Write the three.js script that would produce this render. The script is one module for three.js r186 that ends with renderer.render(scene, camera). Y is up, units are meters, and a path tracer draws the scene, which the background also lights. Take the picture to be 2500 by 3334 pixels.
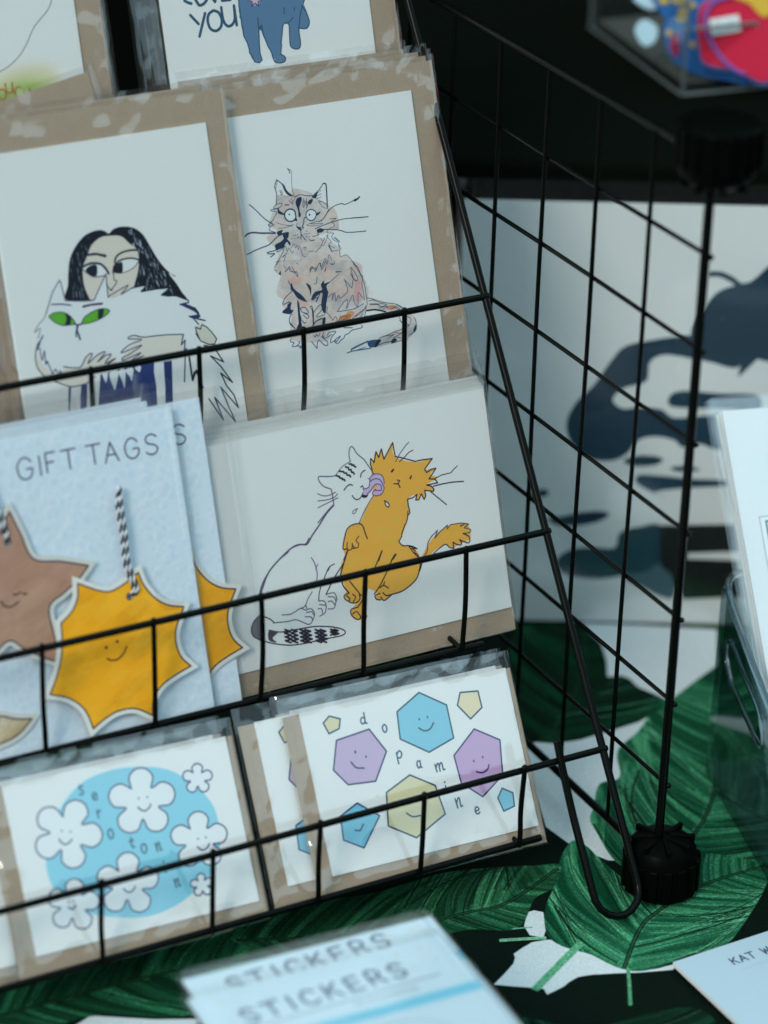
import * as THREE from 'three';
import { mergeGeometries } from 'three/addons/utils/BufferGeometryUtils.js';
import { RoundedBoxGeometry } from 'three/addons/geometries/RoundedBoxGeometry.js';

// ------------------------------------------------------------------ camera, sky, sun, exposure
const scene = new THREE.Scene();
const camera = new THREE.PerspectiveCamera(19.91, 768 / 1024, 0.05, 60);
camera.position.set(-0.65868, 0.77398, 0.93258);
camera.up.set(0.194871, 0.889556, -0.413177);
camera.lookAt(-0.65868 + 0.426507, 0.77398 - 0.456194, 0.93258 - 0.781012);
camera.focus = 1.352;
camera.userData.fStop = 4.0;
camera.updateMatrixWorld();

const renderer = new THREE.WebGLRenderer({ antialias: true });
renderer.setSize(768, 1024);
renderer.toneMapping = THREE.LinearToneMapping;
renderer.toneMappingExposure = 1.13;
renderer.shadowMap.enabled = true;

{ // overcast sky: cool, a little brighter overhead, dim ground below the horizon
  const W = 256, H = 128, d = new Float32Array(W * H * 4);
  for (let j = 0; j < H; j++) {
    const el = ((j + 0.5) / H - 0.5) * Math.PI;                 // row 0 is straight down
    for (let i = 0; i < W; i++) {
      const az = (i + 0.5) / W * Math.PI * 2, k = (j * W + i) * 4;
      let v;
      const cloud = 1 + 0.07 * Math.sin(az * 3 + el * 5) + 0.05 * Math.sin(az * 7 - el * 9 + 1.3);
      if (el > 0) v = (0.66 + 0.55 * Math.sin(el)) * cloud; else v = 0.22;
      const s = Math.max(0, Math.min(1, el * 4 + 0.5));
      d[k] = v * (0.63 * s + 0.8 * (1 - s)); d[k + 1] = v * (0.92 * s + 0.9 * (1 - s)); d[k + 2] = v * (1.06 * s + 0.95 * (1 - s)); d[k + 3] = 1;
    }
  }
  const t = new THREE.DataTexture(d, W, H, THREE.RGBAFormat, THREE.FloatType);
  t.mapping = THREE.EquirectangularReflectionMapping; t.magFilter = t.minFilter = THREE.LinearFilter; t.wrapS = THREE.RepeatWrapping; t.needsUpdate = true;
  scene.background = t; scene.environment = t;
}
const sun = new THREE.DirectionalLight(0xfff6ea, 1.5);
sun.position.set(-2.3, 2.0, 1.25); sun.target.position.set(-0.1, 0.1, -0.1);
sun.castShadow = true; sun.shadow.radius = 34; sun.shadow.mapSize.set(2048, 2048);
Object.assign(sun.shadow.camera, { left: -1.5, right: 1.5, top: 1.5, bottom: -1.5, near: 0.1, far: 6 });
scene.add(sun, sun.target);

// ------------------------------------------------------------------ helpers
let seed = 7;
const rnd = () => { seed = (seed * 1664525 + 1013904223) >>> 0; return seed / 4294967296; };
const rr = (a, b) => a + (b - a) * rnd();
const V = (x, y, z) => new THREE.Vector3(x, y, z);
const used = {};
function numbered(n) { const k = used[n] = (used[n] ?? -1) + 1; return k ? `${n}_${String(k).padStart(3, '0')}` : n; }
function thing(name, label, category, pos = [0, 0, 0], group) {
  const g = new THREE.Group(); g.name = numbered(name); g.position.set(...pos);
  g.userData = { label, category }; if (group) g.userData.group = group;
  scene.add(g); return g;
}
function part(name, geo, mat, parent, label) {
  const m = new THREE.Mesh(geo, mat); m.name = name; m.castShadow = m.receiveShadow = true;
  if (label) m.userData.label = label;
  parent.add(m); return m;
}
function structure(name, geo, mat, label) { const m = part(numbered(name), geo, mat, scene, label); m.userData.kind = 'structure'; return m; }
const rod = (a, b, r, seg = 10) => {
  const d = b.clone().sub(a), g = new THREE.CylinderGeometry(r, r, d.length(), seg, 1);
  g.applyQuaternion(new THREE.Quaternion().setFromUnitVectors(V(0, 1, 0), d.normalize()));
  g.translate((a.x + b.x) / 2, (a.y + b.y) / 2, (a.z + b.z) / 2); return g;
};
function pathTube(pts, r, seg = 40, rs = 10) { return new THREE.TubeGeometry(new THREE.CatmullRomCurve3(pts, false, 'catmullrom', 0.5), seg, r, rs); }
const hash = (x, y, s) => { let h = (x * 374761393 + y * 668265263 + s * 974711) | 0; h = Math.imul(h ^ (h >>> 13), 1274126177); return ((h ^ (h >>> 16)) >>> 0) / 4294967296; };
function noise(x, y, s = 0, per = 0) {                                 // value noise, tiling when per > 0
  const xi = Math.floor(x), yi = Math.floor(y), fx = x - xi, fy = y - yi, u = fx * fx * (3 - 2 * fx), v = fy * fy * (3 - 2 * fy);
  const m = (a) => per ? ((a % per) + per) % per : a;
  const a = hash(m(xi), m(yi), s), b = hash(m(xi + 1), m(yi), s), c = hash(m(xi), m(yi + 1), s), d = hash(m(xi + 1), m(yi + 1), s);
  return a + (b - a) * u + (c - a) * v + (a - b - c + d) * u * v;
}
function fbm(x, y, s = 0, o = 4) { let t = 0, a = 0.5; for (let i = 0; i < o; i++) { t += a * noise(x, y, s + i); x *= 2.03; y *= 2.03; a *= 0.5; } return t; }
function dataTex(n, fn, srgb) {
  const d = new Uint8Array(n * n * 4);
  for (let j = 0; j < n; j++) for (let i = 0; i < n; i++) { const c = fn(i / n, j / n), k = (j * n + i) * 4; d[k] = c[0]; d[k + 1] = c[1] ?? c[0]; d[k + 2] = c[2] ?? c[0]; d[k + 3] = 255; }
  const t = new THREE.DataTexture(d, n, n); t.wrapS = t.wrapT = THREE.RepeatWrapping; t.magFilter = THREE.LinearFilter; t.minFilter = THREE.LinearMipmapLinearFilter; t.generateMipmaps = true;
  if (srgb) t.colorSpace = THREE.SRGBColorSpace; t.needsUpdate = true; return t;
}
function canvas(w, h) { const c = document.createElement('canvas'); c.width = Math.round(w); c.height = Math.round(h); return c; }
function canvasTex(c) { const t = new THREE.CanvasTexture(c); t.colorSpace = THREE.SRGBColorSpace; t.anisotropy = 8; return t; }

// ------------------------------------------------------------------ print drawing (coordinates are tenths of a millimetre on the paper itself)
function trace(c, p, smooth, k, close) {
  const n = p.length / 2, P = (i) => [p[2 * i] * k, p[2 * i + 1] * k];
  c.beginPath();
  if (!smooth || n < 3) { for (let i = 0; i < n; i++) { const q = P(i); i ? c.lineTo(q[0], q[1]) : c.moveTo(q[0], q[1]); } if (close) c.closePath(); return; }
  const g = (i) => close ? P((i + n) % n) : P(Math.max(0, Math.min(n - 1, i)));
  const s = g(0); c.moveTo(s[0], s[1]);
  for (let i = 0; i < (close ? n : n - 1); i++) {
    const a = g(i - 1), b = g(i), d = g(i + 1), e = g(i + 2);
    c.bezierCurveTo(b[0] + (d[0] - a[0]) / 6, b[1] + (d[1] - a[1]) / 6, d[0] - (e[0] - b[0]) / 6, d[1] - (e[1] - b[1]) / 6, d[0], d[1]);
  }
}
// hand-drawn capitals and small letters as pen strokes in a unit box, y down
const GLYPH = {
  G: [[.86, .22, .66, .04, .36, .02, .1, .24, .04, .52, .14, .84, .42, 1, .72, .94, .88, .76, .88, .54, .56, .54]], I: [[.5, 0, .5, 1]], F: [[.2, 1, .2, 0, .82, 0], [.2, .5, .7, .5]],
  T: [[.02, 0, .98, 0], [.5, 0, .5, 1]], A: [[.06, 1, .5, 0, .94, 1], [.24, .64, .76, .64]], S: [[.86, .14, .6, 0, .28, .04, .14, .24, .3, .44, .66, .54, .86, .74, .7, .96, .36, 1, .1, .86]],
  C: [[.88, .16, .6, 0, .28, .06, .08, .34, .08, .68, .3, .96, .64, 1, .9, .84]], K: [[.14, 0, .14, 1], [.86, 0, .16, .56], [.4, .4, .9, 1]], E: [[.84, 0, .16, 0, .16, 1, .86, 1], [.16, .48, .74, .48]], R: [[.14, 1, .14, 0, .62, .02, .82, .24, .66, .48, .16, .52], [.5, .52, .9, 1]],
  Y: [[.04, 0, .46, .44], [.94, 0, .42, 1]], O: [[.5, 0, .16, .16, .04, .5, .16, .86, .5, 1, .84, .84, .96, .5, .82, .14, .5, 0]], U: [[.06, 0, .08, .62, .28, .96, .62, .96, .88, .66, .94, 0], [.94, 0, .96, 1]], H: [[.12, 0, .12, 1], [.88, 0, .88, 1], [.12, .5, .88, .5]], W: [[0, 0, .24, 1, .5, .2, .76, 1, 1, 0]], N: [[.1, 1, .1, 0, .88, 1, .88, 0]], L: [[.15, 0, .15, 1, .85, 1]],
  s: [[.8, .1, .4, 0, .2, .24, .56, .5, .76, .78, .4, 1, .12, .88]], e: [[.1, .55, .8, .45, .7, .08, .35, .02, .1, .4, .2, .85, .55, 1, .9, .82]], r: [[.2, 0, .3, 1], [.3, .45, .55, .08, .9, .1]], o: [[.5, 0, .18, .2, .12, .6, .35, 1, .7, .9, .86, .5, .74, .12, .5, 0]], t: [[.5, 0, .42, .8, .6, 1, .8, .92], [.15, .34, .85, .28]], n: [[.12, .05, .25, 1], [.25, .5, .5, .08, .72, .12, .72, .9, .95, .9]],
  d: [[.66, .45, .3, .42, .12, .75, .35, 1, .66, .8], [.72, 0, .68, .9, .85, 1]], p: [[.3, .1, .3, 1], [.3, .25, .62, 0, .86, .22, .66, .56, .32, .52]], a: [[.8, .1, .35, .02, .1, .5, .35, .98, .75, .7], [.8, .05, .78, .85, .95, .98]], m: [[.05, .1, .12, 1], [.12, .5, .32, .08, .46, .2, .46, 1], [.46, .5, .68, .08, .82, .2, .84, .9, 1, .9]], i: [[.5, .35, .55, 1], [.5, 0, .52, .04]],
};
const NARROW = { I: .3, t: .6, i: .4, r: .7, s: .7 };
function letter(c, ch, col, w, x, y, h, k, rot = 0) {
  const W = h * (NARROW[ch] ?? (ch === 'm' ? 1.2 : ch === ch.toUpperCase() ? .82 : .8));
  c.strokeStyle = col; c.lineWidth = w * 12.5 * k; c.lineCap = c.lineJoin = 'round'; c.save(); c.translate(x * k, y * k); c.rotate(rot);
  for (const g of GLYPH[ch] ?? []) { const q = g.map((v, i) => i % 2 ? (v - .5) * h : (v - .5) * W); trace(c, q, !'IFTAKEYHWNL'.includes(ch), k, false); c.stroke(); }
  c.restore();
}
function inside(p, x, y) { let r = false; for (let i = 0, j = p.length - 2; i < p.length; j = i, i += 2) if ((p[i + 1] > y) !== (p[j + 1] > y) && x < (p[j] - p[i]) * (y - p[i + 1]) / (p[j + 1] - p[i + 1]) + p[i]) r = !r; return r; }
function box(p) { let a = 1e9, b = 1e9, c = -1e9, d = -1e9; for (let i = 0; i < p.length; i += 2) { a = Math.min(a, p[i]); c = Math.max(c, p[i]); b = Math.min(b, p[i + 1]); d = Math.max(d, p[i + 1]); } return [a, b, c, d]; }
const SPECIAL = {
  slivers(c, k, col, n, p) { const [a, b, d, e] = box(p); c.strokeStyle = col; c.lineCap = 'round'; for (let i = 0; i < n * 3; i++) { const x = rr(a, d), y = rr(b, e); if (!inside(p, x, y)) continue; const L = rr(8, 34), t = Math.atan2(y - b + 150, x - (a + d) / 2 + (d - a) * .25) + rr(-.2, .2); c.globalAlpha = rr(.4, 1); c.lineWidth = rr(2, 5) * k; c.beginPath(); c.moveTo(x * k, y * k); c.lineTo((x + Math.cos(t) * L * .5) * k, (y + Math.sin(t) * L * .8) * k); c.stroke(); } c.globalAlpha = 1; },
  wash(c, k, p) {
    c.save(); trace(c, p, true, k, true); c.clip(); const [a, b, d, e] = box(p);
    c.fillStyle = 'rgba(196,182,172,.55)'; c.fillRect(a * k, b * k, (d - a) * k, (e - b) * k);
    const cols = ['rgba(150,156,160,.16)', 'rgba(222,178,162,.2)', 'rgba(214,190,184,.22)', 'rgba(128,134,140,.13)', 'rgba(226,205,190,.25)', 'rgba(222,170,170,.14)', 'rgba(226,232,232,.25)'];
    const n = Math.round((d - a) * (e - b) / 900);
    for (let i = 0; i < n; i++) { const x = rr(a, d), y = rr(b, e), r = rr(10, 48); c.fillStyle = cols[Math.floor(rnd() * cols.length)]; const q = []; const m = 11; for (let j = 0; j < m; j++) { const t = j / m * 6.283, s = r * rr(.55, 1.15); q.push(x + Math.cos(t) * s, y + Math.sin(t) * s * .8); } trace(c, q, true, k, true); c.fill(); if (rnd() < .3) { c.strokeStyle = 'rgba(120,120,128,.16)'; c.lineWidth = 1.5 * k; c.stroke(); } }
    c.restore();
  },
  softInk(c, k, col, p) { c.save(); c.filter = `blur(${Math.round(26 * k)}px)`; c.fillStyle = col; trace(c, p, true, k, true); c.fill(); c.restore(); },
  marks() {},
  stem(c, k, p, w, col) { c.lineCap = 'butt'; for (let h = 0; h < 14; h++) { const o = rr(-.45, .45) * w; c.strokeStyle = h < 4 ? col : rnd() < .5 ? '#2f7350' : '#8fc7a0'; c.globalAlpha = h < 4 ? .9 : .35; c.lineWidth = (h < 4 ? w * .5 : w * .1); trace(c, p.map((v, i) => v + (i % 2 ? -o * .5 : o)), true, k, false); c.stroke(); } c.globalAlpha = 1; },
  leaf(c, k, p, rib, dark, light, n, amt) {
    c.save(); trace(c, p, true, k, true); c.fillStyle = dark; c.fill(); c.clip();
    const m = rib.length / 2, at = (t) => { const f = t * (m - 1), i = Math.min(m - 2, Math.floor(f)), u = f - i; return [rib[2 * i] + (rib[2 * i + 2] - rib[2 * i]) * u, rib[2 * i + 1] + (rib[2 * i + 3] - rib[2 * i + 1]) * u, rib[2 * i + 2] - rib[2 * i], rib[2 * i + 3] - rib[2 * i + 1]]; };
    let L = 0; for (let i = 0; i < m - 1; i++) L += Math.hypot(rib[2 * i + 2] - rib[2 * i], rib[2 * i + 3] - rib[2 * i + 1]);
    c.lineCap = 'round';
    const gap = L / n, ribs = [];
    for (const side of [-1, 1]) for (let i = -8; i < n + 12; i++) {
      const t = (i + rr(-.3, .3)) / n, tc = Math.max(0, Math.min(1, t)), q = at(tc), th0 = Math.atan2(q[3], q[2]) + Math.PI, ex = (t - tc) * L, th = th0 + side * (1.0 + rr(-.06, .06)), x0 = q[0] - Math.cos(th0) * ex, y0 = q[1] - Math.sin(th0) * ex;
      const reach = 1000, bend = -side * (.35 + .12 * Math.sin(i * .7)), wave = rr(5, 16), ph = i * .35 + side, P = [];
      for (let s = 0; s <= 18; s++) { const u = s / 18, a = th + bend * u; P.push(x0 + Math.cos(a) * reach * u + Math.sin(th) * wave * Math.sin(u * 8 + ph), y0 + Math.sin(a) * reach * u - Math.cos(th) * wave * Math.sin(u * 8 + ph)); }
      ribs.push([P, th]);
    }
    const sh = (P, th, o) => P.map((v, j) => v + o * (j % 2 ? Math.cos(th) : -Math.sin(th)));
    for (const [P, th] of ribs) { c.strokeStyle = light; const b = rr(.15, 1); for (let h = 0; h < 4; h++) { c.globalAlpha = amt * b * rr(.12, .4); c.lineWidth = gap * rr(.3, .9) * k; trace(c, sh(P, th, rr(-.5, .5) * gap), true, k, false); c.stroke(); } }
    for (const [P, th] of ribs) for (let h = 0; h < 3; h++) { c.globalAlpha = rr(.25, .9); c.strokeStyle = h === 2 && rnd() < .4 ? '#7cc096' : '#03160c'; c.lineWidth = gap * (h ? rr(.03, .1) : rr(.08, .24)) * k; const s0 = Math.floor(rr(0, 8)), s1 = s0 + Math.floor(rr(6, 14)); trace(c, sh(P, th, rr(-.5, .5) * gap).slice(2 * s0, 2 * s1), true, k, false); c.stroke(); }
    c.globalAlpha = .75; c.strokeStyle = '#04180e'; c.lineWidth = 22 * k; trace(c, rib, true, k, false); c.stroke();
    c.globalAlpha = .5; c.strokeStyle = '#4f7f58'; c.lineWidth = 5 * k; trace(c, rib, true, k, false); c.stroke();
    c.globalAlpha = 1; c.restore();
  },
};
function drawOps(c, ops, k) {
  c.lineCap = c.lineJoin = 'round';
  for (const o of ops) {
    if (o[0] === 'f' || o[0] === 'p') { c.fillStyle = o[1]; trace(c, o[2], o[0] === 'f', k, true); c.fill(); }
    else if (o[0] === 's' || o[0] === 'l') { c.strokeStyle = o[1]; c.lineWidth = Math.max(.16, o[2] * 1.3) * 10 * k; c.lineCap = c.lineJoin = 'round'; trace(c, o[3], o[0] === 's', k, false); c.stroke(); }
    else if (o[0] === 'e') { c.fillStyle = o[1]; c.beginPath(); c.ellipse(o[2] * k, o[3] * k, o[4] * k, o[5] * k, o[6], 0, 7); c.fill(); }
    else if (o[0] === 't') letter(c, o[1], o[2], o[3], o[4], o[5], o[6], k, o[7]);
    else SPECIAL[o[1]](c, k, ...o.slice(2));
  }
}
function paperPrint(wmm, hmm, ops, paper = '#e4e5e2', res = 8, before) {
  const c = canvas(wmm * res, hmm * res), g = c.getContext('2d'); g.fillStyle = paper; g.fillRect(0, 0, c.width, c.height);
  before?.(g, res / 10); drawOps(g, ops, res / 10);
  const im = g.getImageData(0, 0, c.width, c.height), d = im.data;                       // paper tooth
  for (let i = 0; i < d.length; i += 4) { const n = (rnd() - .5) * 5; d[i] += n; d[i + 1] += n; d[i + 2] += n; }
  g.putImageData(im, 0, 0); return canvasTex(c);
}
const ART={
woman:[
["f","#0d1522",[272,676,288,612,300,552,317,497,348,453,391,415,430,400,469,396,496,405,514,418,540,402,584,398,630,410,660,432,680,460,705,518,727,567,754,611,787,649,802,657,770,637,800,691,819,731,838,766,782,743,714,741,650,716,575,727,410,704]],
["x","slivers","#b9c6ce",70,[573,408,629,416,670,463,707,536,744,614,780,665,797,714,654,690,600,663,633,606,638,543,618,486]],
["x","slivers","#7d8d9c",40,[325,494,361,446,424,411,477,406,444,432,400,470,367,527,351,596,356,659,287,674,304,552]],
["f","#d8d1c4",[378,695,363,642,360,588,370,545,394,505,426,456,473,429,531,430,572,441,605,478,634,507,637,548,628,596,608,642,583,681,528,692,468,702,402,700]],
["s","#1c2336",0.35,[365,553,360,597,363,642,379,694]],
["s","#1c2336",0.6,[401,497,434,495,461,504,485,512]],
["s","#1c2336",0.8,[404,496,443,499,481,515]],
["s","#1c2336",0.65,[521,547,535,523,566,510,605,507,634,511]],
["f","#dfe3e2",[368,556,394,540,423,538,454,548,479,574,484,588,451,599,414,593,388,577]],
["f","#111a28",[381,560,402,546,429,544,436,556,429,590,414,593,392,580]],
["s","#1c2336",0.75,[370,545,394,537,423,536,455,546,475,569,485,592]],
["s","#1c2336",0.3,[368,556,388,577,413,596,451,599,466,599]],
["f","#dfe3e2",[511,586,519,565,551,543,590,542,627,553,632,565,613,582,582,595,547,598]],
["f","#111a28",[510,586,517,564,535,554,555,553,557,571,550,597,528,597]],
["s","#1c2336",0.55,[507,592,514,568,531,551,556,542,600,542,634,554,636,565]],
["s","#1c2336",0.25,[510,592,542,600,582,595,613,582,632,565]],
["s","#1c2336",0.3,[507,579,508,603,507,626,518,630,511,644,494,659,486,667,476,656,469,637,472,633]],
["s","#1c2336",0.5,[482,664,489,668]],
["f","#dde2e3",[106,798,130,749,167,716,212,631,254,585,265,678,325,691,399,697,472,591,469,697,588,674,654,674,627,697,766,702,720,728,824,760,844,782,866,820,889,857,910,876,859,906,879,971,860,995,790,1023,770,1081,399,1032,175,1015,101,962,92,901,100,836]],
["l","#514a66",0.37,[167,719,212,631,252,585,256,590,265,678,312,687,367,695,399,697,458,612,472,591,469,640,467,697]],
["s","#77767f",0.3,[167,719,153,740,125,761,103,791,130,779,115,819]],
["s","#514a66",0.37,[468,693,505,679,565,659,560,668,529,693,561,682,584,674]],
["l","#1c2336",0.45,[584,674,620,672,655,673,627,697,696,697,766,702,720,728,790,743,845,772,844,782,802,784,833,795,874,813,853,805,890,851,838,844,874,861,912,876,853,851,877,886]],
["f","#2b2f5c",[802,784,827,785,874,813,888,842,851,817]],
["f","#2b2f5c",[838,844,884,844,889,857,859,859]],
["f","#cfcdbd",[876,892,857,903,861,941,876,963,913,985,939,987,955,967,936,933,915,906,891,893]],
["l","#1c2336",0.37,[891,895,884,911,861,897,863,921,871,949,858,926,876,963,913,985,942,988,955,967,936,933,915,906,893,890]],
["l","#3a3558",0.45,[199,684,241,689,288,702]],
["l","#3a3558",0.74,[344,718,378,715,433,719]],
["l","#3a3558",0.74,[344,718,357,716]],
["f","#5fae33",[178,734,197,724,236,724,262,735,283,758,294,784,254,785,227,780,195,757]],
["f","#1f2733",[255,736,271,743,279,761,270,785,247,784,258,758]],
["f","#5fae33",[323,792,342,765,380,748,431,741,464,756,439,775,395,789,358,794]],
["f","#1f2733",[412,744,437,744,429,773,406,786]],
["s","#1c2336",0.3,[178,734,197,724,236,724,262,735,283,758,294,785,254,786,227,780,195,757,178,734]],
["s","#1c2336",0.3,[323,792,342,765,380,748,431,741,464,756,439,775,395,789,358,794,323,792]],
["l","#3a3558",0.59,[289,786,305,793,327,792]],
["l","#3a3558",0.67,[305,793,298,817,307,857]],
["l","#3a3558",0.45,[303,793,291,830,291,844]],
["l","#3a3558",0.45,[137,813,122,833,104,870,104,850,132,822]],
["l","#514a66",0.37,[134,879,117,919,114,892,116,866]],
["f","#d9d5ca",[215,964,245,974,286,980,311,956,341,928,352,933,339,961,400,932,413,940,404,956,440,952,455,991,361,1001,210,1015]],
["s","#3a3558",0.37,[211,963,245,974,286,980,303,965,321,941,344,928,352,934,327,969,370,943,408,931,410,940,373,970,412,950,440,949,406,983,458,970,420,988]],
["f","#d9d5ca",[98,862,88,900,91,947,116,988,173,1028,239,1057,310,1053,349,1030,191,1005,146,977,107,917]],
["s","#3a3558",0.37,[98,862,88,900,91,947,116,988,173,1028,238,1058,310,1054,350,1032]],
["l","#3a3558",0.37,[134,879,131,941,140,926,155,985,172,968,191,1001,191,978,211,1008]],
["f","#d9d5ca",[536,885,565,884,599,896,706,906,797,919,786,962,797,977,786,1022,591,995,492,981,503,960,590,933,498,949,495,941,594,908,541,899]],
["s","#3a3558",0.37,[797,919,706,906,606,899,565,884,538,886,536,895,594,908,538,920,498,940,497,950,590,933,532,961,494,973,496,984,581,966,534,992,593,981]],
["l","#3a3558",0.45,[797,919,781,964,802,947,791,993,803,985,788,1033,770,1131]],
["l","#1c2336",0.67,[810,1027,810,1132,834,1091,855,1174]],
["l","#1c2336",0.52,[810,1132,823,1097]],
["p","#24356d",[221,1057,231,1059,218,1124,208,1122]],
["p","#24356d",[280,1061,309,1059,297,1127,264,1126]],
["p","#2a3c78",[377,1028,639,1013,631,1063,632,1127,355,1124]],
["p","#24356d",[684,1025,724,1026,711,1131,675,1131]],
["f","#dde2e3",[385,1029,399,1028,413,1024,402,1062,396,1068]],
["f","#dde2e3",[419,1032,463,1030,438,1102,431,1105]],
["f","#dde2e3",[463,1030,496,1029,481,1107,474,1075]],
["f","#dde2e3",[496,1029,535,1029,520,1082,512,1062]],
["f","#dde2e3",[543,1027,572,1025,562,1051]],
["p","#24356d",[210,1123,218,1124,199,1213,193,1212]],
["p","#24356d",[267,1125,297,1126,273,1240,245,1235]],
["p","#24356d",[355,1124,632,1127,615,1304,328,1250]],
["p","#24356d",[675,1131,711,1131,688,1304,652,1297]],
["l","#1c2336",0.45,[902,988,945,1020,973,1076,913,1038,956,1093,1002,1176,951,1123,971,1185,1001,1234,1014,1295,941,1186,965,1273,990,1356,905,1227,933,1339,876,1229]],
["l","#1c2336",0.59,[891,986,925,1006]]],
cat:[
["x","wash",[289,413,303,379,358,388,384,360,446,381,482,402,536,454,583,492,588,572,556,583,466,593,515,617,574,665,577,706,604,702,641,752,675,817,690,924,260,853,260,742,234,714,265,648,253,615,218,562,274,540,240,503,266,452]],
["x","wash",[255,676,633,736,679,813,687,919,729,930,871,1002,754,991,668,981,634,1015,591,1012,480,1006,450,1079,282,1050,271,997,288,922,248,876,307,826,272,747]],
["x","wash",[868,1019,914,1044,922,1090,870,1138,780,1145,705,1154,664,1133,717,1112,798,1095,869,1081]],
["e","rgba(205,110,40,.75)",555,993,35,18,-0.3],
["e","rgba(205,110,40,.5)",586,976,21,14,0],
["e","rgba(200,110,70,.65)",800,981,28,10,0.1],
["e","rgba(215,140,150,.45)",640,880,21,56,0.2],
["e","rgba(225,150,140,.4)",355,890,28,18,0],
["e","rgba(225,160,140,.4)",334,779,32,23,0],
["s","#1f3550",0.3,[289,418,298,379,296,353,294,339,307,312,313,314,332,333,352,371,375,394]],
["s","#3a5068",0.17,[298,348,311,316,317,317]],
["f","#1f3550",[332,333,342,339,353,367,375,392,362,392,343,372]],
["s","#3a5068",0.17,[312,361,327,363,317,370,329,372,318,380,328,380]],
["s","#1c2336",0.43,[543,471,547,436,550,404,552,377,551,364,539,360]],
["s","#1f3550",0.26,[539,360,516,384,487,403,479,410]],
["f","#1f3550",[472,413,496,397,506,390,493,420,476,417]],
["s","#3a5068",0.17,[490,407,524,389]],
["s","#3a5068",0.17,[499,411,523,406]],
["s","#3a5068",0.17,[494,424,520,420]],
["s","#1c2336",0.21,[502,435,524,444,546,461]],
["s","#3a5068",0.17,[505,439,521,467,548,481,539,492]],
["s","#1f3550",0.13,[384,392,380,360,382,321,388,290,384,276,370,268]],
["s","#1f3550",0.3,[370,268,376,275,378,289]],
["s","#1f3550",0.26,[375,392,391,399,400,396,418,394,443,403,481,408]],
["f","#1f3550",[387,427,394,411,412,404,421,409,414,431,403,449,402,469,405,485,398,496,392,489,394,464,389,443]],
["f","#1f3550",[436,462,447,436,457,426,473,421,474,431,460,446,450,441,443,455]],
["s","#1f3550",0.21,[430,414,421,444,426,453,433,423]],
["s","#1f3550",0.21,[445,416,438,447,439,427]],
["s","#3a5068",0.17,[391,400,370,425,355,411,373,433,368,405]],
["s","#1f3550",0.34,[332,429,351,431]],
["s","#1f3550",0.21,[319,418,288,420,273,434,294,439,312,432,319,419]],
["s","#1f3550",0.21,[298,441,263,440,260,445,287,455,276,469,260,490,250,497,262,510,239,513,236,502]],
["f","#1f3550",[297,433,301,450,324,468,325,474,302,467,291,456]],
["s","#1f3550",0.21,[252,497,237,510,245,517,236,530,264,544]],
["s","#3a5068",0.17,[278,501,304,515,337,524,354,528,310,531,284,529]],
["s","#3a5068",0.13,[337,526,365,523]],
["e","#dfe5e4",351,479,26,28,0],
["e","#dfe5e4",456,494,26,28,0],
["s","#1f3550",0.47,[378,483,377,465,365,454,348,451,330,460,323,477,330,497,346,507,366,505,378,493,378,483]],
["f","#1f3550",[366,507,380,497,383,511,374,508]],
["s","#1f3550",0.34,[483,497,481,483,467,471,450,469,435,478,430,493,435,509,452,519,470,515,483,497]],
["f","#1f3550",[482,491,505,486,496,497,483,500]],
["f","#1f3550",[326,469,322,468,319,473,325,477]],
["e","#3f4b58",347,475,4,4,0],
["e","#33404e",448,492,4,5,0],
["s","#1f3550",0.34,[430,501,419,503,414,522,405,538]],
["s","#3a5068",0.21,[381,519,377,532,391,544]],
["f","#1f3550",[374,535,391,540,408,541,410,547,395,556,385,551]],
["e","#c8bdb8",400,547,5,5,0],
["s","#1f3550",0.3,[393,554,392,574,388,595]],
["s","#1f3550",0.26,[393,572,401,587,411,603]],
["e","#1f3550",356,573,3,2,0],
["e","#1f3550",364,573,3,2,0],
["e","#1f3550",374,571,3,2,0],
["e","#1f3550",343,586,3,2,0],
["e","#1f3550",358,586,3,2,0],
["e","#1f3550",374,588,3,2,0],
["e","#1f3550",408,575,3,2,0],
["e","#1f3550",422,563,3,2,0],
["e","#1f3550",434,575,3,2,0],
["e","#1f3550",419,588,3,2,0],
["e","#1f3550",431,591,3,2,0],
["e","#1f3550",432,604,3,2,0],
["e","#1f3550",374,583,3,2,0],
["e","#1f3550",421,575,3,2,0],
["s","#1f3550",0.3,[435,609,446,610,456,609]],
["s","#1f3550",0.34,[155,401,163,407,187,434,223,477,261,508]],
["s","#34365e",0.55,[113,540,124,532,150,528,200,538,264,548]],
["s","#34365e",0.38,[109,623,146,612,182,604,226,595,265,570,288,558]],
["s","#1c2336",0.26,[493,530,517,518,553,484,586,469,622,466,632,472,667,465,695,454]],
["s","#1c2336",0.55,[687,463,701,457,713,449]],
["s","#1f3550",0.26,[467,560,508,550,567,541,616,537,655,539]],
["s","#1c2336",0.34,[655,539,704,543,744,546]],
["s","#1f3550",0.3,[478,571,505,569,557,576,595,587,620,599,672,606,723,609]],
["f","#1f3550",[474,567,493,561,511,570,499,580,479,579]],
["s","#3a5068",0.17,[441,531,466,536,509,541,473,547,427,536,463,529,507,528]],
["s","#3a5068",0.21,[547,526,580,528,554,539,565,551,564,563,540,569,524,586,556,593,548,602]],
["s","#1f3550",0.21,[475,579,480,591,449,592]],
["f","#1f3550",[273,545,296,539,304,542,298,553,324,552,332,556,326,579,319,582,333,604,327,615,317,597,304,607,296,620,252,626,255,619,255,601,283,592,302,579,296,567,279,562]],
["e","#cfc0b6",291,570,11,7,-0.5],
["s","#1f3550",0.34,[252,626,212,630,220,637,247,640,224,652]],
["s","#1f3550",0.21,[270,618,259,635,295,625,278,654,256,678,250,679,270,677]],
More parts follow.
